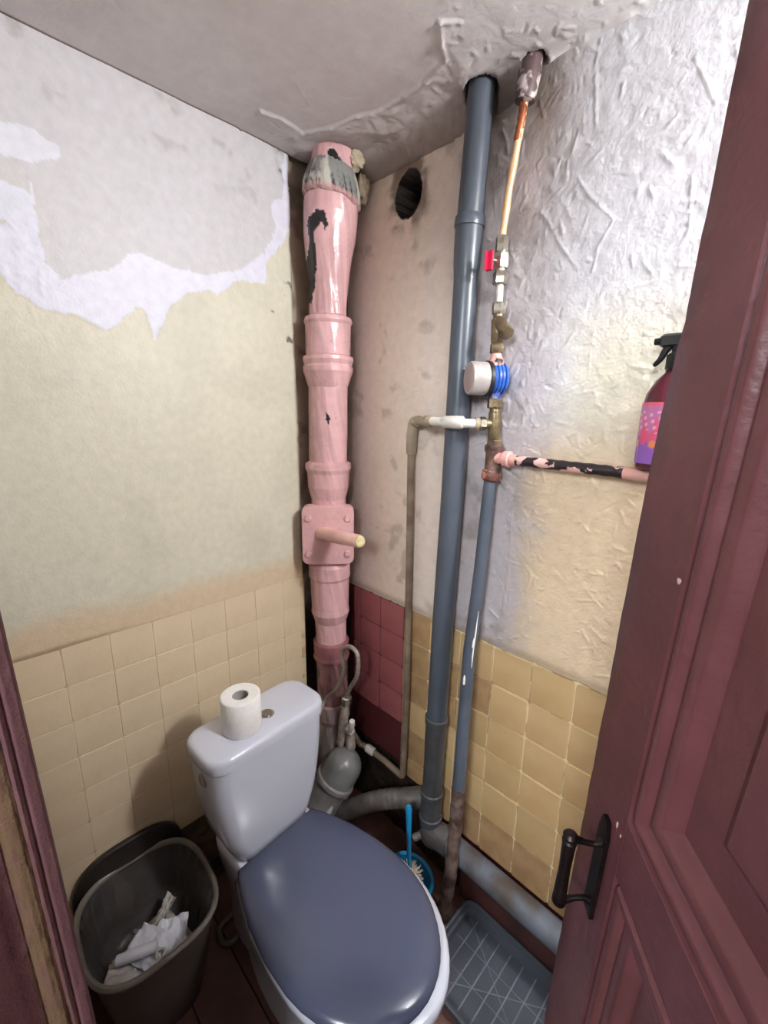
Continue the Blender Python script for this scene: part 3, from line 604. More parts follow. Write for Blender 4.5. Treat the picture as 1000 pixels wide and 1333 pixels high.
# short white pipe
wp = MB().sweep([rp(1.93),rp(1.925),rp(1.885),rp(1.88)], [.008,.0085,.0085,.008], 18).obj('plastic_pipe_stub', M_whitep, origin=rp(1.88)); tag(wp, 'short white plastic pipe between the red-handled valve and the brass strainer', 'pipe')
# strainer
ys = empty('y_strainer', rp(1.78), 'tarnished brass strainer with an angled branch, above the water meter', 'strainer')
hexnut('nut', 1.862, 1.888, .0165, M_nick, ys); MB().sweep([rp(1.866),rp(1.852),rp(1.85),rp(1.80),rp(1.797),rp(1.79)], [.0125,.0125,.0165,.0145,.0125,.0125], 18).obj('body', M_brass, ys)
b0 = Vector(rp(1.850)); b1 = Vector((.672,-.062,1.812)); bd = (b1-b0)
MB().sweep([b0, b0+bd*.35, b0+bd*.85], [.013,.0145,.0145], 18).obj('branch', M_brass, ys)
MB().sweep([b0+bd*.85, b0+bd*.87, b0+bd*1.05, b0+bd*1.07], [.0145,.0165,.0165,.013], 6).obj('cap', M_brass, ys, ang=25)
hexnut('nut', 1.772, 1.795, .0165, M_brass, ys)
# meter
wm = empty('water_meter', rp(1.66), 'round water meter with a silver face cap and blue body, on the back wall', 'meter')
MB().sweep([rp(1.782),rp(1.765),rp(1.755),rp(1.742)], [.012,.0135,.019,.022], 18).obj('inlet', M_steel, wm)
MB().sweep([rp(1.69),rp(1.672),rp(1.66)], [.020,.0135,.012], 18).obj('outlet', mat('worn_blue_paint',(40,74,160),(140,140,150),scale=30,rough=.4,thr=(.5,.6)), wm)
M_blue = mat('meter_blue', (34,78,158), (58,110,190), scale=30, rough=.35)
def ymet(ys_, rs, name, m, n=40, ang=40):
    return MB().sweep([(.636+math.sin(math.radians(35))*(y+.035), -.035+math.cos(math.radians(35))*(y+.035), 1.712) for y in ys_], rs, n).obj(name, m, wm, ang=ang)
ymet([-.014,-.018,-.034,-.05,-.056], [.030,.036,.040,.039,.036], 'meter_body', M_blue)['label'] = 'blue wrapped body'
for yy in (-.026,-.036,-.045): ymet([yy-.002,yy,yy+.002], [.0395,.0415,.0395], 'band', mat('band_blue',(24,66,164)))
ymet([-.054,-.056,-.064,-.066], [.038,.043,.043,.040], 'collar', mat('black_rubber',(34,32,34)))
ymet([-.064,-.066,-.104,-.108,-.1085], [.036,.040,.0405,.038,.034], 'cap', mat('silver_grey_plastic',(192,186,182),(172,164,160),scale=30,rough=.35,metal=.2))
ymet([-.107,-.1092,-.1095], [.032,.032,.030], 'dial_cover', mat('dusty_pink_grey',(176,156,152),(160,140,136),scale=30,rough=.4))
# brass tee + old steel tee with branch
bt = empty('brass_tee', rp(1.56), 'brass tee under the water meter feeding the white pipe on its left', 'pipe fitting')
hexnut('nut', 1.640, 1.664, .0195, M_brass, bt); MB().sweep([rp(1.645),rp(1.632),rp(1.63),rp(1.56),rp(1.557)], [.0125,.013,.0155,.0160,.0145], 18).obj('body', M_brass, bt)
hexnut('nut', 1.545, 1.562, .0200, M_brass, bt, .1)
q0 = Vector(rp(1.602)); q1 = Vector((.606,-.085,1.602)); qd = (q1-q0).normalized()
MB().sweep([q0, q0+qd*.026], .012, 16).obj('branch', M_brass, bt); MB().sweep([q0+qd*.022, q0+qd*.024, q0+qd*.038, q0+qd*.040], [.015,.0175,.0175,.015], 6).obj('nut', M_nick, bt, ang=25)
otee = empty('steel_tee', rp(1.46), 'old rusty steel tee with flaking pink and black paint', 'pipe fitting')
MB().sweep([rp(1.552),rp(1.548),rp(1.534),rp(1.530),rp(1.486),rp(1.482),rp(1.462),rp(1.456)], [.018,.0235,.0235,.0205,.0205,.0245,.0245,.019], 20).obj('body', M_rust, otee)
MB().sweep([rp(1.485),rp(1.478),rp(1.464),rp(1.458)], [.0225,.0252,.0252,.021], 20).obj('collar', mat('chipped_salmon_paint',(206,132,118),(110,70,62),scale=34,rough=.4,thr=(.45,.55),bump=.5), otee)
MB().sweep([rp(1.516,.010),rp(1.516,.030),rp(1.516,.032),rp(1.516,.046),rp(1.516,.050)], [.017,.017,.021,.0205,.015], 18).obj('outlet', M_steel, otee)
sp = empty('branch_pipe', (.69,RY-.004,1.516), 'thin horizontal steel pipe with flaking pink paint over black, under the spray bottle', 'pipe')
def bpt(x): return (x, RY-.004, 1.516-.014*(x-.69))
M_flake = mat('black_pipe_pink_flakes',(40,32,34),(222,176,168),scale=34,rough=.42,thr=(.56,.585),bump=.5,bscale=70,detail=8)
MB().sweep([bpt(x) for x in np.linspace(.70,.97,30)], [.0122+.0006*math.sin(i*1.9) for i in range(30)], 20).obj('flaking_length', M_flake, sp)['label'] = 'black length with flaked paint'
M_pk2 = mat('salmon_pipe_paint',(224,176,166),(210,150,138),scale=30,rough=.35,bump=.4)
MB().sweep([bpt(x) for x in (.685,.69,.71,.716)], [.0125,.0140,.0140,.0120], 20).obj('painted_end', M_pk2, sp)
MB().sweep([bpt(x) for x in np.linspace(.955,1.39,30)], [.0120]+[.0132+.0004*math.sin(i*1.9) for i in range(29)], 20).obj('painted_length', M_pk2, sp)
# downpipe
dp = empty('insulated_downpipe', rp(0), 'thin slate blue pipe leaning down the wall from the rusty tee, rusty at its foot', 'pipe')
M_foot = mat('rusty_mottled_pipe', (118,98,90), (66,48,42), scale=30, rough=.6, thr=(.38,.6), bump=.6, bscale=60)
MB().sweep([rp(z) for z in np.linspace(1.46,.52,24)], [.0165+.003*t for t in np.linspace(0,1,24)], 24).obj('pipe', M_bluep, dp)
MB().sweep([rp(z, 0, -.0) for z in np.linspace(.53,.0,40)], [.0200+.0012*math.sin(i*1.3)+.0008*math.sin(i*2.9) for i in range(40)], 24).obj('rusty_length', M_foot, dp)['label'] = 'rusty mottled lower length'
M_chip = mat('white_paint_chip', (232,228,220))
for z0, z1, wd_, dx in ((.905,.875,.004,.002),(1.10,.93,.0022,.0165),(1.02,.99,.003,.0150)):
    pts = [Vector(rp(z))+Vector((dx, -math.sqrt(max(0,(.0186)**2-dx*dx))*1.0, 0)) for z in np.linspace(z1,z0,6)]
    MB().sweep(pts, [wd_*.4,wd_,wd_*.8,wd_,wd_*.7,wd_*.3], 8).obj('paint_chip', M_chip, dp)

# ------------------------------------------------------------------ beige plastic branch
bb = empty('beige_water_pipe', (.36,-.03,.3), 'thin beige plastic water pipe dropping down the wall beside the maroon tiles', 'pipe')
cross = [q0+qd*.036, Vector((.598,-.094,1.602)), Vector((.560,-.104,1.604)), Vector((.470,-.100,1.605)), Vector((.430,-.060,1.602)), Vector((.362,-.034,1.600))]
MB().sweep(bend(cross[:4], .02), .0115, 18).obj('white_elbow', M_whitep, bb)
MB().sweep([cross[2]+Vector((.030,.004,0)), cross[2]+Vector((.026,.003,0)), cross[2], cross[2]-Vector((.03,0,0)), cross[2]-Vector((.034,0,0))], [.013,.0165,.0165,.0155,.012], 18).obj('coupling', M_whitep, bb)
MB().sweep([q0+qd*.040, q0+qd*.050], [.0150,.0150], 18).obj('coupling', M_beige, bb)
MB().sweep(bend(cross[3:], .03), .0125, 18).obj('bridge_pipe', M_beige, bb)
MB().sweep([(.488,-.102,1.605),(.484,-.102,1.605),(.462,-.093,1.604),(.446,-.078,1.603)], [.013,.0155,.0155,.013], 18).obj('coupling', M_beige, bb)
MB().sweep(bend([(.395,-.046,1.601),(.362,-.033,1.600),(.357,-.033,1.56)], .012), .0165, 18).obj('elbow', M_beige, bb)
MB().sweep([(.357,-.033,1.565),(.356,-.033,1.505),(.356,-.033,1.50)], [.0165,.0160,.0125], 18).obj('coupling', M_beige, bb)
MB().sweep(bend([(.356,-.033,1.52),(.360,-.031,1.2),(.365,-.028,.7),(.360,-.028,.312),(.26,-.030,.322),(.165,-.042,.330),(.155,-.060,.345),(.172,-.115,.44)], .016), .0115, 18).obj('pipe', mat('grubby_beige_pipe',(150,134,114),(104,84,70),scale=12,rough=.5,bump=.3), bb)
MB().sweep([(.215,-.035,.327),(.210,-.036,.327),(.178,-.040,.329),(.174,-.041,.329)], [.013,.0165,.0165,.013], 18).obj('coupling', M_whitep, bb)
# angle valve + flexible hose
av = empty('angle_valve', (.15,-.14,.37), 'grubby chrome angle valve beside the soil stack behind the toilet', 'valve')
M_dv = mat('dull_chrome', (184,174,164), (146,134,124), scale=40, rough=.4, metal=.2, bump=.3)
MB().sweep([(.136,-.14,.376),(.138,-.14,.39),(.145,-.14,.43),(.151,-.14,.484),(.160,-.14,.54),(.166,-.14,.575)], [.012,.017,.0165,.019,.015,.013], 18).obj('body', M_dv, av)
MB().sweep([(.165,-.14,.572),(.166,-.14,.576),(.170,-.14,.606),(.171,-.14,.610)], [.016,.0205,.0205,.015], 8).obj('nut', M_nick, av, ang=25)
MB().sweep([(.153,-.138,.47),(.185,-.125,.455),(.172,-.115,.44)], [.014,.015,.012], 14).obj('branch', M_dv, av)
MB().sweep([(.180,-.130,.462),(.200,-.142,.49),(.207,-.145,.512),(.211,-.147,.530)], [.010,.009,.0125,.010], 14).obj('valve_knob', M_whitep, av)['label'] = 'off-white knob'
MB().sweep([(.171,-.122,.44),(.178,-.125,.385),(.180,-.125,.37)], [.016,.019,.012], 14).obj('filter_bowl', M_dv, av)
hp = cat_rom([(.13,-.345,.50),(.115,-.25,.515),(.090,-.178,.565),(.147,-.168,.642),(.188,-.165,.735),(.176,-.165,.795),(.212,-.165,.838),(.256,-.163,.828),(.253,-.160,.745),(.205,-.152,.665),(.172,-.142,.607)],8)
hs = MB().sweep(hp, [.0078+.0005*math.sin(i*2.6) for i in range(len(hp))], 14).obj('flexible_hose', mat('braided_hose',(176,168,158),(126,116,106),scale=160,rough=.4,metal=.35,bump=.6,bscale=300), origin=(.2,-.16,.6)); tag(hs, 'looped grey braided water hose rising from the angle valve to the cistern', 'hose')

# ------------------------------------------------------------------ toilet
TO = Vector((.33,-.523,0)); TA = math.radians(4.0); tu = Vector((math.cos(TA),math.sin(TA),0)); tv = Vector((-math.sin(TA),math.cos(TA),0))
def T(u, v, z): p = TO+tu*u+tv*v; return Vector((p.x, p.y, z))
toilet = empty('toilet', T(.15,0,0), 'white ceramic toilet with a slate blue closed lid, facing away from the left wall', 'toilet')
TW = [(0,.655),(.04,.715),(.12,.80),(.24,.91),(.4,.985),(.54,1.0),(.65,.955),(.76,.85),(.85,.71),(.92,.54),(.97,.335),(.99,.20),(1.0,0)]
tws = np.array(TW)
def egg(ub, uf, w, z, n=26, back=1.0):
    ts = [0,.02,.05,.1,.17,.25,.33,.41,.49,.57,.65,.72,.78,.83,.875,.91,.94,.965,.983,.995]
    prof_ = [(t, float(np.interp(t, tws[:,0], tws[:,1]))) for t in ts]
    prof_ = [(t, p if t > .3 else p+(1-t/.3)*(back-1)*.4) for t, p in prof_]
    prof_ = [(.995,.14) if t == .995 else (t, math.sqrt(max(0, 1-((t-.54)/.46)**2)) if t > .54 else p) for t, p in prof_]
    r = [T(ub+(uf-ub)*t, -w*p, z) for t, p in prof_]+[T(uf, 0, z)]+[T(ub+(uf-ub)*t, w*p, z) for t, p in reversed(prof_)]
    return r
M_cer = mat('white_ceramic', (208,212,226), (204,208,222), scale=3, rough=.08, coat=.5)
M_lid = mat('slate_blue_seat_plastic', (78,84,106), (73,79,100), scale=3, rough=.20, coat=.2)
bw = MB().loft([[q+tv*.006 for q in rr_] for rr_ in [egg(-.10,.36,.125,0), egg(-.10,.355,.120,.03), egg(-.09,.34,.108,.12), egg(-.09,.38,.125,.20), egg(-.08,.46,.175,.29), egg(-.04,.530,.194,.35), egg(-.02,.549,.200,.375), egg(-.02,.547,.199,.392), egg(-.015,.539,.192,.398), egg(.06,.45,.14,.396), egg(.10,.40,.10,.33), egg(.16,.34,.05,.25)]]).obj('bowl', M_cer, toilet, ang=50)
def rbox(u0,u1,v1,z,c=.03,k=5,du=0,dvv=0):
    r=[]; 
    for su,sv_,a0 in ((1,-1,-90),(1,1,0),(-1,1,90),(-1,-1,180)):
        for j in range(k):
            a=math.radians(a0+90*j/(k-1)); cu=(u1-c) if su>0 else (u0+c); cv=sv_*(v1-c)
            r.append(T(cu+c*math.cos(a)+du, cv+c*math.sin(a)+dvv, z))
    return r
MB().loft([rbox(-.17,.05,.085,0,.02), rbox(-.17,.05,.09,.2,.02), rbox(-.165,.04,.118,.36,.02), rbox(-.16,.03,.122,.405,.02), rbox(-.155,.02,.118,.412,.02)]).obj('cistern_shelf', M_cer, toilet, ang=50)
cz = [(.412,.108,-.145,-.008),(.420,.118,-.150,-.003),(.45,.132,-.153,0),(.50,.150,-.156,.001),(.56,.163,-.158,.002),(.64,.173,-.159,.002),(.70,.177,-.160,.002),(.742,.179,-.160,.002),(.745,.174,-.157,-.002)]
MB().loft([rbox(a,b,v,z,.042) for z,v,a,b in cz]).obj('cistern', M_cer, toilet, ang=50)
lz_ = [(.747,.172,-.155,0),(.7475,.183,-.163,.007),(.750,.1855,-.166,.010),(.773,.1855,-.166,.010),(.780,.1835,-.164,.008),(.7845,.179,-.160,.004),(.786,.172,-.153,-.003),(.787,.12,-.12,-.035)]
MB().loft([rbox(a,b,v,z,max(.012,.052-(.186-v)*.3)) for z,v,a,b in lz_]).obj('cistern_lid', M_cer, toilet, ang=50)
bc = T(-.067,.018,.786); MB().sweep([bc-Vector((0,0,.004)),bc+Vector((0,0,.001)),bc+Vector((0,0,.003))], [.021,.021,.018], 28).obj('button_ring', mat('chrome',(200,200,204),rough=.12,metal=1), toilet, ang=30)
MB().sweep([bc+Vector((0,0,.002)),bc+Vector((0,0,.0045)),bc+Vector((0,0,.0052))], [.0155,.0155,.012], 24).obj('flush_button', mat('chrome_dark',(150,146,146),rough=.16,metal=1), toilet, ang=30)
kc = T(-.062,-.178,.708); MB().loft([[kc - tv*d + tu*(.0165*k_*math.cos(a)) + Vector((0,0,.019*k_*math.sin(a))) for a in [2*PI*i/24 for i in range(24)]] for d,k_ in ((-.004,1),(.003,1),(.0045,.85),(.002,.7),(.002,.3))]).obj('inlet_cap', mat('grey_cap_plastic',(150,138,130),rough=.4), toilet, ang=30)
# seat ring and lid
MB().loft([egg(.015,.520,.190,.399), egg(.015,.523,.192,.404), egg(.018,.522,.191,.411), egg(.022,.515,.186,.413)]).obj('seat', mat('seat_edge_grey',(70,76,94),rough=.3), toilet, ang=50)
lidr = [egg(.002,.505,.192,.4135), egg(-.002,.511,.1985,.415), egg(-.003,.513,.2005,.4195), egg(-.002,.511,.1985,.4245), egg(.001,.507,.1945,.4295), egg(.008,.498,.187,.4345), egg(.020,.482,.175,.4395), egg(.040,.458,.155,.4435), egg(.07,.42,.125,.4465), egg(.11,.37,.085,.4485), egg(.17,.30,.03,.449)]
for r in lidr[:]: pass
lidr = [[T((p-TO).dot(tu)*1.035,(p-TO).dot(tv)*.965-.008,p.z) for p in r] for r in lidr]
MB().loft(lidr).obj('lid', M_lid, toilet, ang=60)['label'] = 'slate blue closed lid'
for sv_ in (-1, 1):
    MB().box((-.03,sv_*.078-.022,.398),(.012,sv_*.078+.022,.425), Matrix.Translation(TO) @ Matrix.Rotation(TA,4,'Z'), bev=.005).obj('hinge', M_lid, toilet, ang=30)
# toilet roll
rc_ = T(-.071,-.056,.786); roll = empty('toilet_roll', rc_, 'white toilet paper roll standing on the cistern lid', 'toilet roll')
zpr = [(0,.045),(.0,.050),(.002,.0515),(.098,.0518),(.100,.050),(.1005,.046),(.099,.024),(.0985,.0215),(.0,.0215)]
MB().loft([[rc_+Vector((r*(1+.006*math.sin(3*a))*math.cos(a), r*math.sin(a), z+.0018)) for a in [2*PI*i/40 for i in range(40)]] for z,r in zpr], loop=True).obj('paper', mat('embossed_tissue',(246,245,242),(240,239,236),scale=60,rough=.85,bump=.3,bscale=150), roll, ang=50)
MB().loft([[rc_+Vector((r*math.cos(a), r*math.sin(a), z)) for a in [2*PI*i/32 for i in range(32)]] for z,r in ((.002,.0213),(.098,.0213),(.098,.0200),(.002,.0200))], loop=True).obj('core', mat('cardboard_core',(168,162,158),rough=.8), roll, ang=30)

# ------------------------------------------------------------------ bin, its lid and the litter inside
BX, BY, BZ = .174, -.838, .33
bn = empty('waste_bin', (BX,BY,0), 'open dark grey-brown plastic waste bin beside the toilet by the left wall', 'bin')
def sring(a, b, z, n=56, e=3.0, cx=BX, cy=BY):
    r = []
    for i in range(n):
        t = 2*PI*i/n; c_, s_ = math.cos(t), math.sin(t)
        r.append((cx+a*math.copysign(abs(c_)**(2/e), c_), cy+b*math.copysign(abs(s_)**(2/e), s_), z))
    return r
M_bin = mat('dark_taupe_plastic', (88,82,76), (76,70,65), scale=8, rough=.34, bump=.1)
MB().loft([sring(.100,.100,0,e=2.6), sring(.106,.106,.006,e=2.6), sring(.135,.131,.16), sring(.156,.151,.300), sring(.161,.156,.318), sring(.157,.152,.318), sring(.152,.147,.298), sring(.131,.127,.16), sring(.102,.102,.012,e=2.6)], cap0=True, cap1=True).obj('body', M_bin, bn, ang=50)
MB().loft([sring(.160,.155,.314), sring(.1665,.1615,.317), sring(.1675,.1625,.325), sring(.163,.158,.3305), sring(.156,.151,.328), sring(.1535,.1485,.318)], loop=True).obj('rim', mat('rim_taupe_plastic',(128,122,114),(112,106,98),scale=10,rough=.3), bn, ang=60)
lr = []
for z,a in ((.312,.1530),(.296,.1500),(.22,.1390),(.12,.122)):
    r = sring(a,a-.004,z,n=84); lr.append([(x+.004*(fbm(np.array([i*.3]),np.array([z*3]),201,2)[0]-.5)*2, y+.004*math.sin(i*1.7+z*20), z) for i,(x,y,z) in enumerate(r)])
MB().loft(lr+[sring(.10,.098,.105,n=84)], cap0=False, cap1=True).obj('bin_liner', mat('dark_bag_plastic',(84,80,78),(64,60,58),scale=14,rough=.36,bump=.8,bscale=18), bn, ang=80)
# lid leaning on the wall
bl = empty('bin_lid', (.03,-.84,0), 'dark oval bin lid propped upright against the left wall behind the bin', 'lid')
def lrg(k, h):
    r = []
    for i in range(48):
        t = 2*PI*i/48; y = .148*k*math.copysign(abs(math.cos(t))**.7, math.cos(t)); q = .1385*k*math.copysign(abs(math.sin(t))**.7, math.sin(t))
        r.append((.008+h, -.838+y, .262+q))
    return r
MB().loft([lrg(.98,-.004), lrg(1.0,0), lrg(1.0,.010), lrg(.97,.013), lrg(.92,.010), lrg(.5,.011)]).obj('shell', mat('near_black_plastic',(56,48,42),(44,38,34),scale=10,rough=.36), bl, ang=45)
MB().box((.006,-.90,.0),(.016,-.78,.13), bev=.003).obj('hinge_flap', mat('near_black_plastic'), bl, ang=30)
# crumpled paper
def sheet(name, cen, sx, sy, rz, tilt, amp, m, lab, seed, roll_=0, group=None):
    n = 30; U, V = np.meshgrid(np.linspace(-1,1,n), np.linspace(-1,1,n)); 
    wob = 1+.25*(fbm(U,V,seed,1.5)-.5)
    x = U*sx*wob; y = V*sy*(1+.3*(fbm(U,V,seed+5,1.2)-.5)); z = amp*(fbm(U,V,seed+9,1.6,4)-.5)*2 + .3*amp*np.abs(np.sin(U*4+V*2+seed))
    if roll_: ang_ = U*roll_; z = z+sx*.5*(1-np.cos(ang_)); 
    pos = np.stack([x,y,z],-1).reshape(-1,3); R_ = (Matrix.Rotation(rz,3,'Z') @ Matrix.Rotation(tilt,3,'X'))
    pos = pos @ np.array(R_).T + np.array(cen); me = grid_mesh(name, U, V, pos.reshape(n,n,3))
    o = link(name, me, m, origin=cen); o.modifiers.new('thick','SOLIDIFY').thickness = .0012
    me.set_sharp_from_angle(angle=math.radians(45)); tag(o, lab, 'paper', group); return o
M_tis = mat('white_tissue', (230,230,238), (214,214,224), scale=10, rough=.8, bump=.3)
M_tisg = mat('greyish_tissue', (196,190,184), (170,162,154), scale=10, rough=.8, bump=.3)
sheet('crumpled_paper', (.178,-.85,.180), .058, .040, .45, .20, .012, M_tis, 'smooth white folded paper sheet on top of the litter in the bin', 301)
sheet('crumpled_paper', (.195,-.80,.172), .040, .050, 1.1, .3, .022, M_tis, 'crumpled white tissue at the toilet side of the litter in the bin', 311)
sheet('crumpled_paper', (.118,-.79,.186), .016, .038, .35, .5, .014, M_tisg, 'upright grey-white curl of tissue at the back of the bin', 321, roll_=1.2)
sheet('crumpled_paper', (.180,-.91,.158), .026, .048, -.5, -.2, .012, M_tisg, 'greyish paper scrap at the front left of the bin', 331)
sheet('crumpled_paper', (.215,-.87,.160), .028, .065, .1, .35, .016, M_tis, 'torn white paper edge against the front wall of the bin', 341)
sheet('crumpled_paper', (.18,-.83,.142), .085, .080, .3, .0, .020, M_tisg, 'flattened bed of grey-white paper under the other litter in the bin', 351)
tc0 = Vector((.152,-.925,.186)); tc1 = Vector((.200,-.835,.198)); tb = []
o = MB(); ax_ = (tc1-tc0)
o.sweep([tc0, tc0+ax_*.02, tc0+ax_*.5, tc0+ax_*.98, tc1], [.006,.013,.0145,.014,.008], 20); oo = o.obj('paper_packet', M_tis, origin=tuple((tc0+tc1)/2)); tag(oo, 'narrow rolled white paper packet lying across the bin litter', 'paper')
kt = MB(); kc_ = Vector((.222,-.835,.196)); kt.sweep([kc_+Vector((.013*math.cos(a), .010*math.sin(a), .004*math.sin(2*a)+.0)) for a in np.linspace(0,5.2,22)], [.004+.0006*math.sin(i) for i in range(22)], 8)
oo = kt.obj('paper_curl', M_tisg, origin=tuple(kc_)); tag(oo, 'small grey ring of twisted paper on the bin litter', 'paper')

# ------------------------------------------------------------------ toilet brush
hb = Vector((.516,-.150,0)); bh = empty('brush_holder', hb, 'bright blue plastic toilet brush holder on the floor right of the toilet', 'brush holder')
M_bl = mat('bright_blue_plastic', (30,134,186), (24,120,170), scale=8, rough=.3)
def hr(a, b, z, cx=0, cy=0, n=36): return [(hb.x+.006+cx+1.22*a*math.cos(2*PI*i/n), hb.y-.006+cy+1.18*b*math.sin(2*PI*i/n), z+(.012*math.cos(2*PI*i/n+2.4) if z > .08 else 0)) for i in range(n)]
MB().loft([hr(.050,.044,0), hr(.053,.047,.006), hr(.055,.050,.06), hr(.062,.058,.118), hr(.066,.062,.122), hr(.066,.062,.126), hr(.058,.054,.122), hr(.051,.046,.06), hr(.046,.040,.01)]).obj('cup', M_bl, bh, ang=50)
br = empty('toilet_brush', (hb.x,hb.y,.012), 'blue-handled toilet brush with white bristles standing in the blue holder', 'brush')
MB().sweep([(.520,-.150,.05),(.512,-.148,.10),(.502,-.144,.16),(.494,-.141,.26),(.490,-.140,.335),(.488,-.139,.352),(.488,-.139,.362)], [.006,.006,.0065,.0085,.0105,.0115,.008], 16).obj('handle', M_bl, br)
bs = MB(); rb = random.Random(5)
for i in range(560):
    a = rb.uniform(0,2*PI); z = rb.uniform(.045,.118); ln_ = rb.uniform(.032,.044); tz = (z-.08)*.35
    p0 = Vector((.516,-.149,z)); p1 = p0+Vector((math.cos(a)*ln_, math.sin(a)*ln_, tz+rb.uniform(-.004,.004)))
    bs.sweep([p0,p1], [.0013,.0011], 4)
b_ = bs.obj('bristles', mat('off_white_bristle',(226,214,196),(206,190,170),scale=20,rough=.6), br); b_['kind'] = 'stuff'
# rag at the foot of the pipe
def blob(name, cen, sx, sy, sz, m, lab, cat, seed):
    bm = bmesh.new(); bmesh.ops.create_icosphere(bm, subdivisions=4, radius=1)
    for v in bm.verts:
        n_ = float(fbm(np.array([v.co.x*1.3+v.co.z]), np.array([v.co.y*1.3-v.co.z*.7]), seed, 1.6, 4)[0]); k = .75+.6*n_
        v.co = Vector((v.co.x*sx*k, v.co.y*sy*k, max(0, v.co.z*sz*k+sz*.35)))
    me = bpy.data.meshes.new(name); bm.to_mesh(me); bm.free(); finish(me, True, 60); o = bpy.data.objects.new(name, me); S.collection.objects.link(o); me.materials.append(m); o.location = cen
    return tag(o, lab, cat)
blob('floor_rag', (.622,-.172,.001), .030,.038,.018, mat('beige_rag',(150,130,112),(120,100,86),scale=30,rough=.9,bump=.5), 'small beige rag on the floor between brush holder and grey tray', 'rag', 401)
# rubble behind the toilet
M_rub = mat('mortar_crumb', (116,98,84), (84,66,56), scale=30, rough=.9, bump=.5)
for i in range(11):
    a = rb.uniform(.27,.50); b = rb.uniform(-.13,-.02) ; s_ = rb.uniform(.006,.014)
    o = blob('mortar_crumb', (a,b-.02,.0), s_,s_,s_*.8, M_rub, 'small crumb of mortar on the dark floor behind the toilet', 'rubble', 420+i); o['group'] = 'mortar crumbs behind the toilet'
# ------------------------------------------------------------------ floor tray
tr = empty('floor_tray', (.84,-.165,0), 'shallow grey plastic tray with a ribbed grid floor, on the floor by the wall', 'tray')
M_tray = mat('smoky_grey_plastic', (84,88,96), (72,76,86), scale=8, rough=.36, bump=.1)
def tring(x0,x1,y0,y1,z,c,k=6):
    r=[]
    for sx,sy,a0 in ((1,-1,-90),(1,1,0),(-1,1,90),(-1,-1,180)):
        for j in range(k):
            a=math.radians(a0+90*j/(k-1)); r.append(((x1-c if sx>0 else x0+c)+c*math.cos(a), (y1-c if sy>0 else y0+c)+c*math.sin(a), z))
    return r
X0,X1,Y0,Y1 = .663,1.06,-.296,-.018
MB().loft([tring(X0+.012,X1-.012,Y0+.012,Y1-.012,.001,.03), tring(X0+.004,X1-.004,Y0+.004,Y1-.004,.036,.035), tring(X0,X1,Y0,Y1,.040,.038), tring(X0,X1,Y0,Y1,.044,.038), tring(X0+.004,X1-.004,Y0+.004,Y1-.004,.0455,.036), tring(X0+.009,X1-.009,Y0+.009,Y1-.009,.044,.033), tring(X0+.012,X1-.012,Y0+.012,Y1-.012,.030,.030), tring(X0+.020,X1-.020,Y0+.020,Y1-.020,.028,.026), tring(X0+.024,X1-.024,Y0+.024,Y1-.024,.008,.024)]).obj('body', M_tray, tr, ang=35)
M_rib = mat('worn_rib_grey', (124,128,136), (106,110,118), scale=20, rough=.4)
x = X0+.055
while x < X1-.03:
    MB().box((x-.0018,Y0+.026,.0075),(x+.0018,Y1-.026,.0110), bev=.0005).obj('rib', M_rib, tr, ang=30); x += .0405
for k in (1,2): 
    y = Y0+.024+(Y1-Y0-.048)*k/3; MB().box((X0+.026,y-.001,.0075),(X1-.026,y+.001,.0100), bev=.0004).obj('rib', M_rib, tr, ang=30)
def diag(p, q):
    p = Vector((*p,.0087)); q = Vector((*q,.0087)); d = q-p; Mx = Matrix.Translation(p) @ d.to_track_quat('X','Z').to_matrix().to_4x4()
    MB().box((0,-.0010,-.001),(d.length,.0010,.0014), Mx, bev=.0004).obj('diagonal_rib', M_rib, tr, ang=30)
diag((X0+.03,Y1-.03),(X1-.03,Y0+.03)); diag((X0+.03,Y0+.03),(X1-.03,Y1-.03))
fr = MB(); x = X0+.028
while x < X1-.027:
    fr.box((x,Y0+.027,.0078),(x+.0016,Y1-.027,.0092)); x += .0034
f_ = fr.obj('fine_ridges', M_tray, tr, smooth=False); f_['kind'] = 'stuff'

# ------------------------------------------------------------------ spray bottle
sb_ = Vector((1.022,-.050,1.526)); spb = empty('spray_bottle', sb_, 'spray bottle with purple and pink label and black trigger, standing on the thin wall pipe', 'bottle')
def sbr(r, z, n=32): return [(sb_.x+r*math.cos(2*PI*i/n), sb_.y+r*.82*math.sin(2*PI*i/n), sb_.z+z) for i in range(n)]
MB().loft([sbr(.038,0), sbr(.043,.004), sbr(.044,.02), sbr(.0435,.125), sbr(.040,.145), sbr(.028,.168), sbr(.015,.182), sbr(.0125,.196)]).obj('bottle_body', mat('dark_maroon_bottle',(92,34,48),(74,28,40),scale=10,rough=.15), spb)
n = 64; th = np.linspace(0,2*PI,n); TT, ZQ = np.meshgrid(th, np.linspace(.012,.128,60))
lx = sb_.x+.0447*np.cos(TT); ly = sb_.y+.0447*.82*np.sin(TT); s_ = TT/(2*PI)
C = np.ones(TT.shape+(3,))*L3((150,98,190)); q = (ZQ-.012)/.116
C = mix(C, L3((198,120,170)), sm(q,.42,.5)); C = mix(C, L3((226,96,130)), sm(fbm(s_*6,q,501,2.4),.5,.56)*sm(q,.35,.4)); C = mix(C, L3((240,196,220)), (np.abs(((s_*9+q*1.4) % .5)-.25) < .035)*(q>.5)*(q<.85)*1.0)
blob_m = ((s_*7.0 % 1-.5)**2/.05+(q-.45)**2/.02) < 1; C = mix(C, L3((232,90,124)), blob_m*1.0); C = mix(C, L3((240,140,90)), (((s_*7+.5) % 1-.5)**2/.05+(q-.33)**2/.004 < 1)*1.0)
C = mix(C, L3((232,104,126)), sm(q,.93,.96))
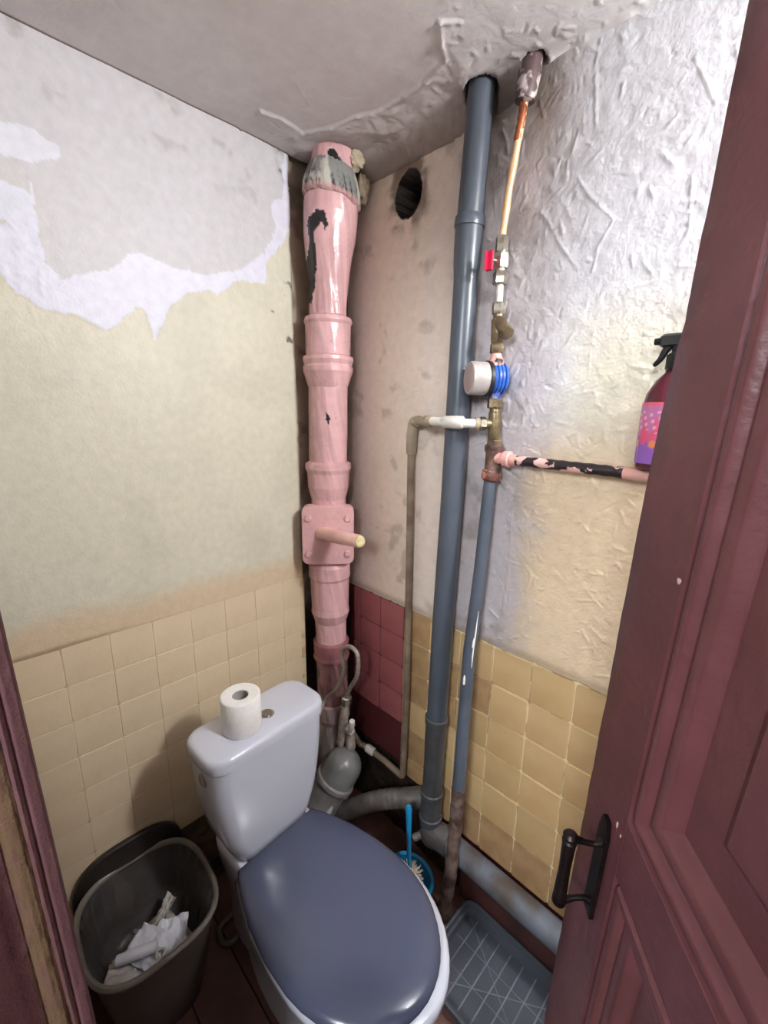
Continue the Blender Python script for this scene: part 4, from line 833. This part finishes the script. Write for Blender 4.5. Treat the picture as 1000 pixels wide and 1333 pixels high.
link('label', grid_mesh('label', TT, ZQ, np.stack([lx, ly, sb_.z+ZQ], -1), C), mat('glossy_label', attr=True, rough=.25, scale=20), spb)['label'] = 'purple and pink flower label'
M_blk = mat('black_plastic', (24,24,26), (34,34,36), scale=20, rough=.35)
MB().sweep([(sb_.x,sb_.y,sb_.z+z) for z in (.186,.190,.214,.218)], [.014,.0165,.0160,.011], 24).obj('cap', M_blk, spb)
MB().sweep([(sb_.x,sb_.y,sb_.z+z) for z in (.215,.232)], [.009,.010], 16).obj('neck', M_blk, spb)
hdm = MB(); hdm.box((-.030,-.010,.228),(.034,.010,.252), Matrix.Translation(sb_), bev=.004); hdm.obj('spray_head', M_blk, spb, ang=35)
MB().sweep([(sb_.x-.030,sb_.y,sb_.z+.240),(sb_.x-.040,sb_.y,sb_.z+.240)], [.007,.006], 12).obj('nozzle', M_blk, spb)
tg = [Vector((sb_.x-.010,sb_.y-.0,sb_.z+.236)), Vector((sb_.x-.020,sb_.y,sb_.z+.222)), Vector((sb_.x-.026,sb_.y,sb_.z+.208)), Vector((sb_.x-.036,sb_.y,sb_.z+.196))]
MB().sweep(cat_rom(tg,4), [.0075,.0075,.007,.007,.0065,.0065,.006,.006,.0055,.005,.0048,.0045,.003], 12).obj('trigger', M_blk, spb)

# grey cable scrap behind the bin
cb = MB().sweep(cat_rom([(.14,-.600,.012),(.155,-.655,.013),(.20,-.66,.012),(.215,-.63,.014),(.18,-.60,.012),(.16,-.565,.012)],8), .009, 12).obj('floor_bolt_cover', mat('grey_rubber_ring',(112,104,100),rough=.5), origin=(.18,-.62,.003)); cb.name = 'rubber_ring'; tag(cb, 'dusty grey rubber ring on the floor by the foot of the toilet', 'ring')

# ceiling bulb (out of view, lights the room)
lb = empty('ceiling_lamp', (1.70,-.175,2.35), 'bare bulb hanging from the ceiling behind the maroon door', 'lamp')
MB().sweep([(1.70,-.175,2.352),(1.70,-.175,2.31)], .004, 8).obj('cord', M_blk, lb)
MB().sweep([(1.70,-.175,2.325),(1.70,-.175,2.285)], [.016,.018], 16).obj('lamp_socket', M_blk, lb)
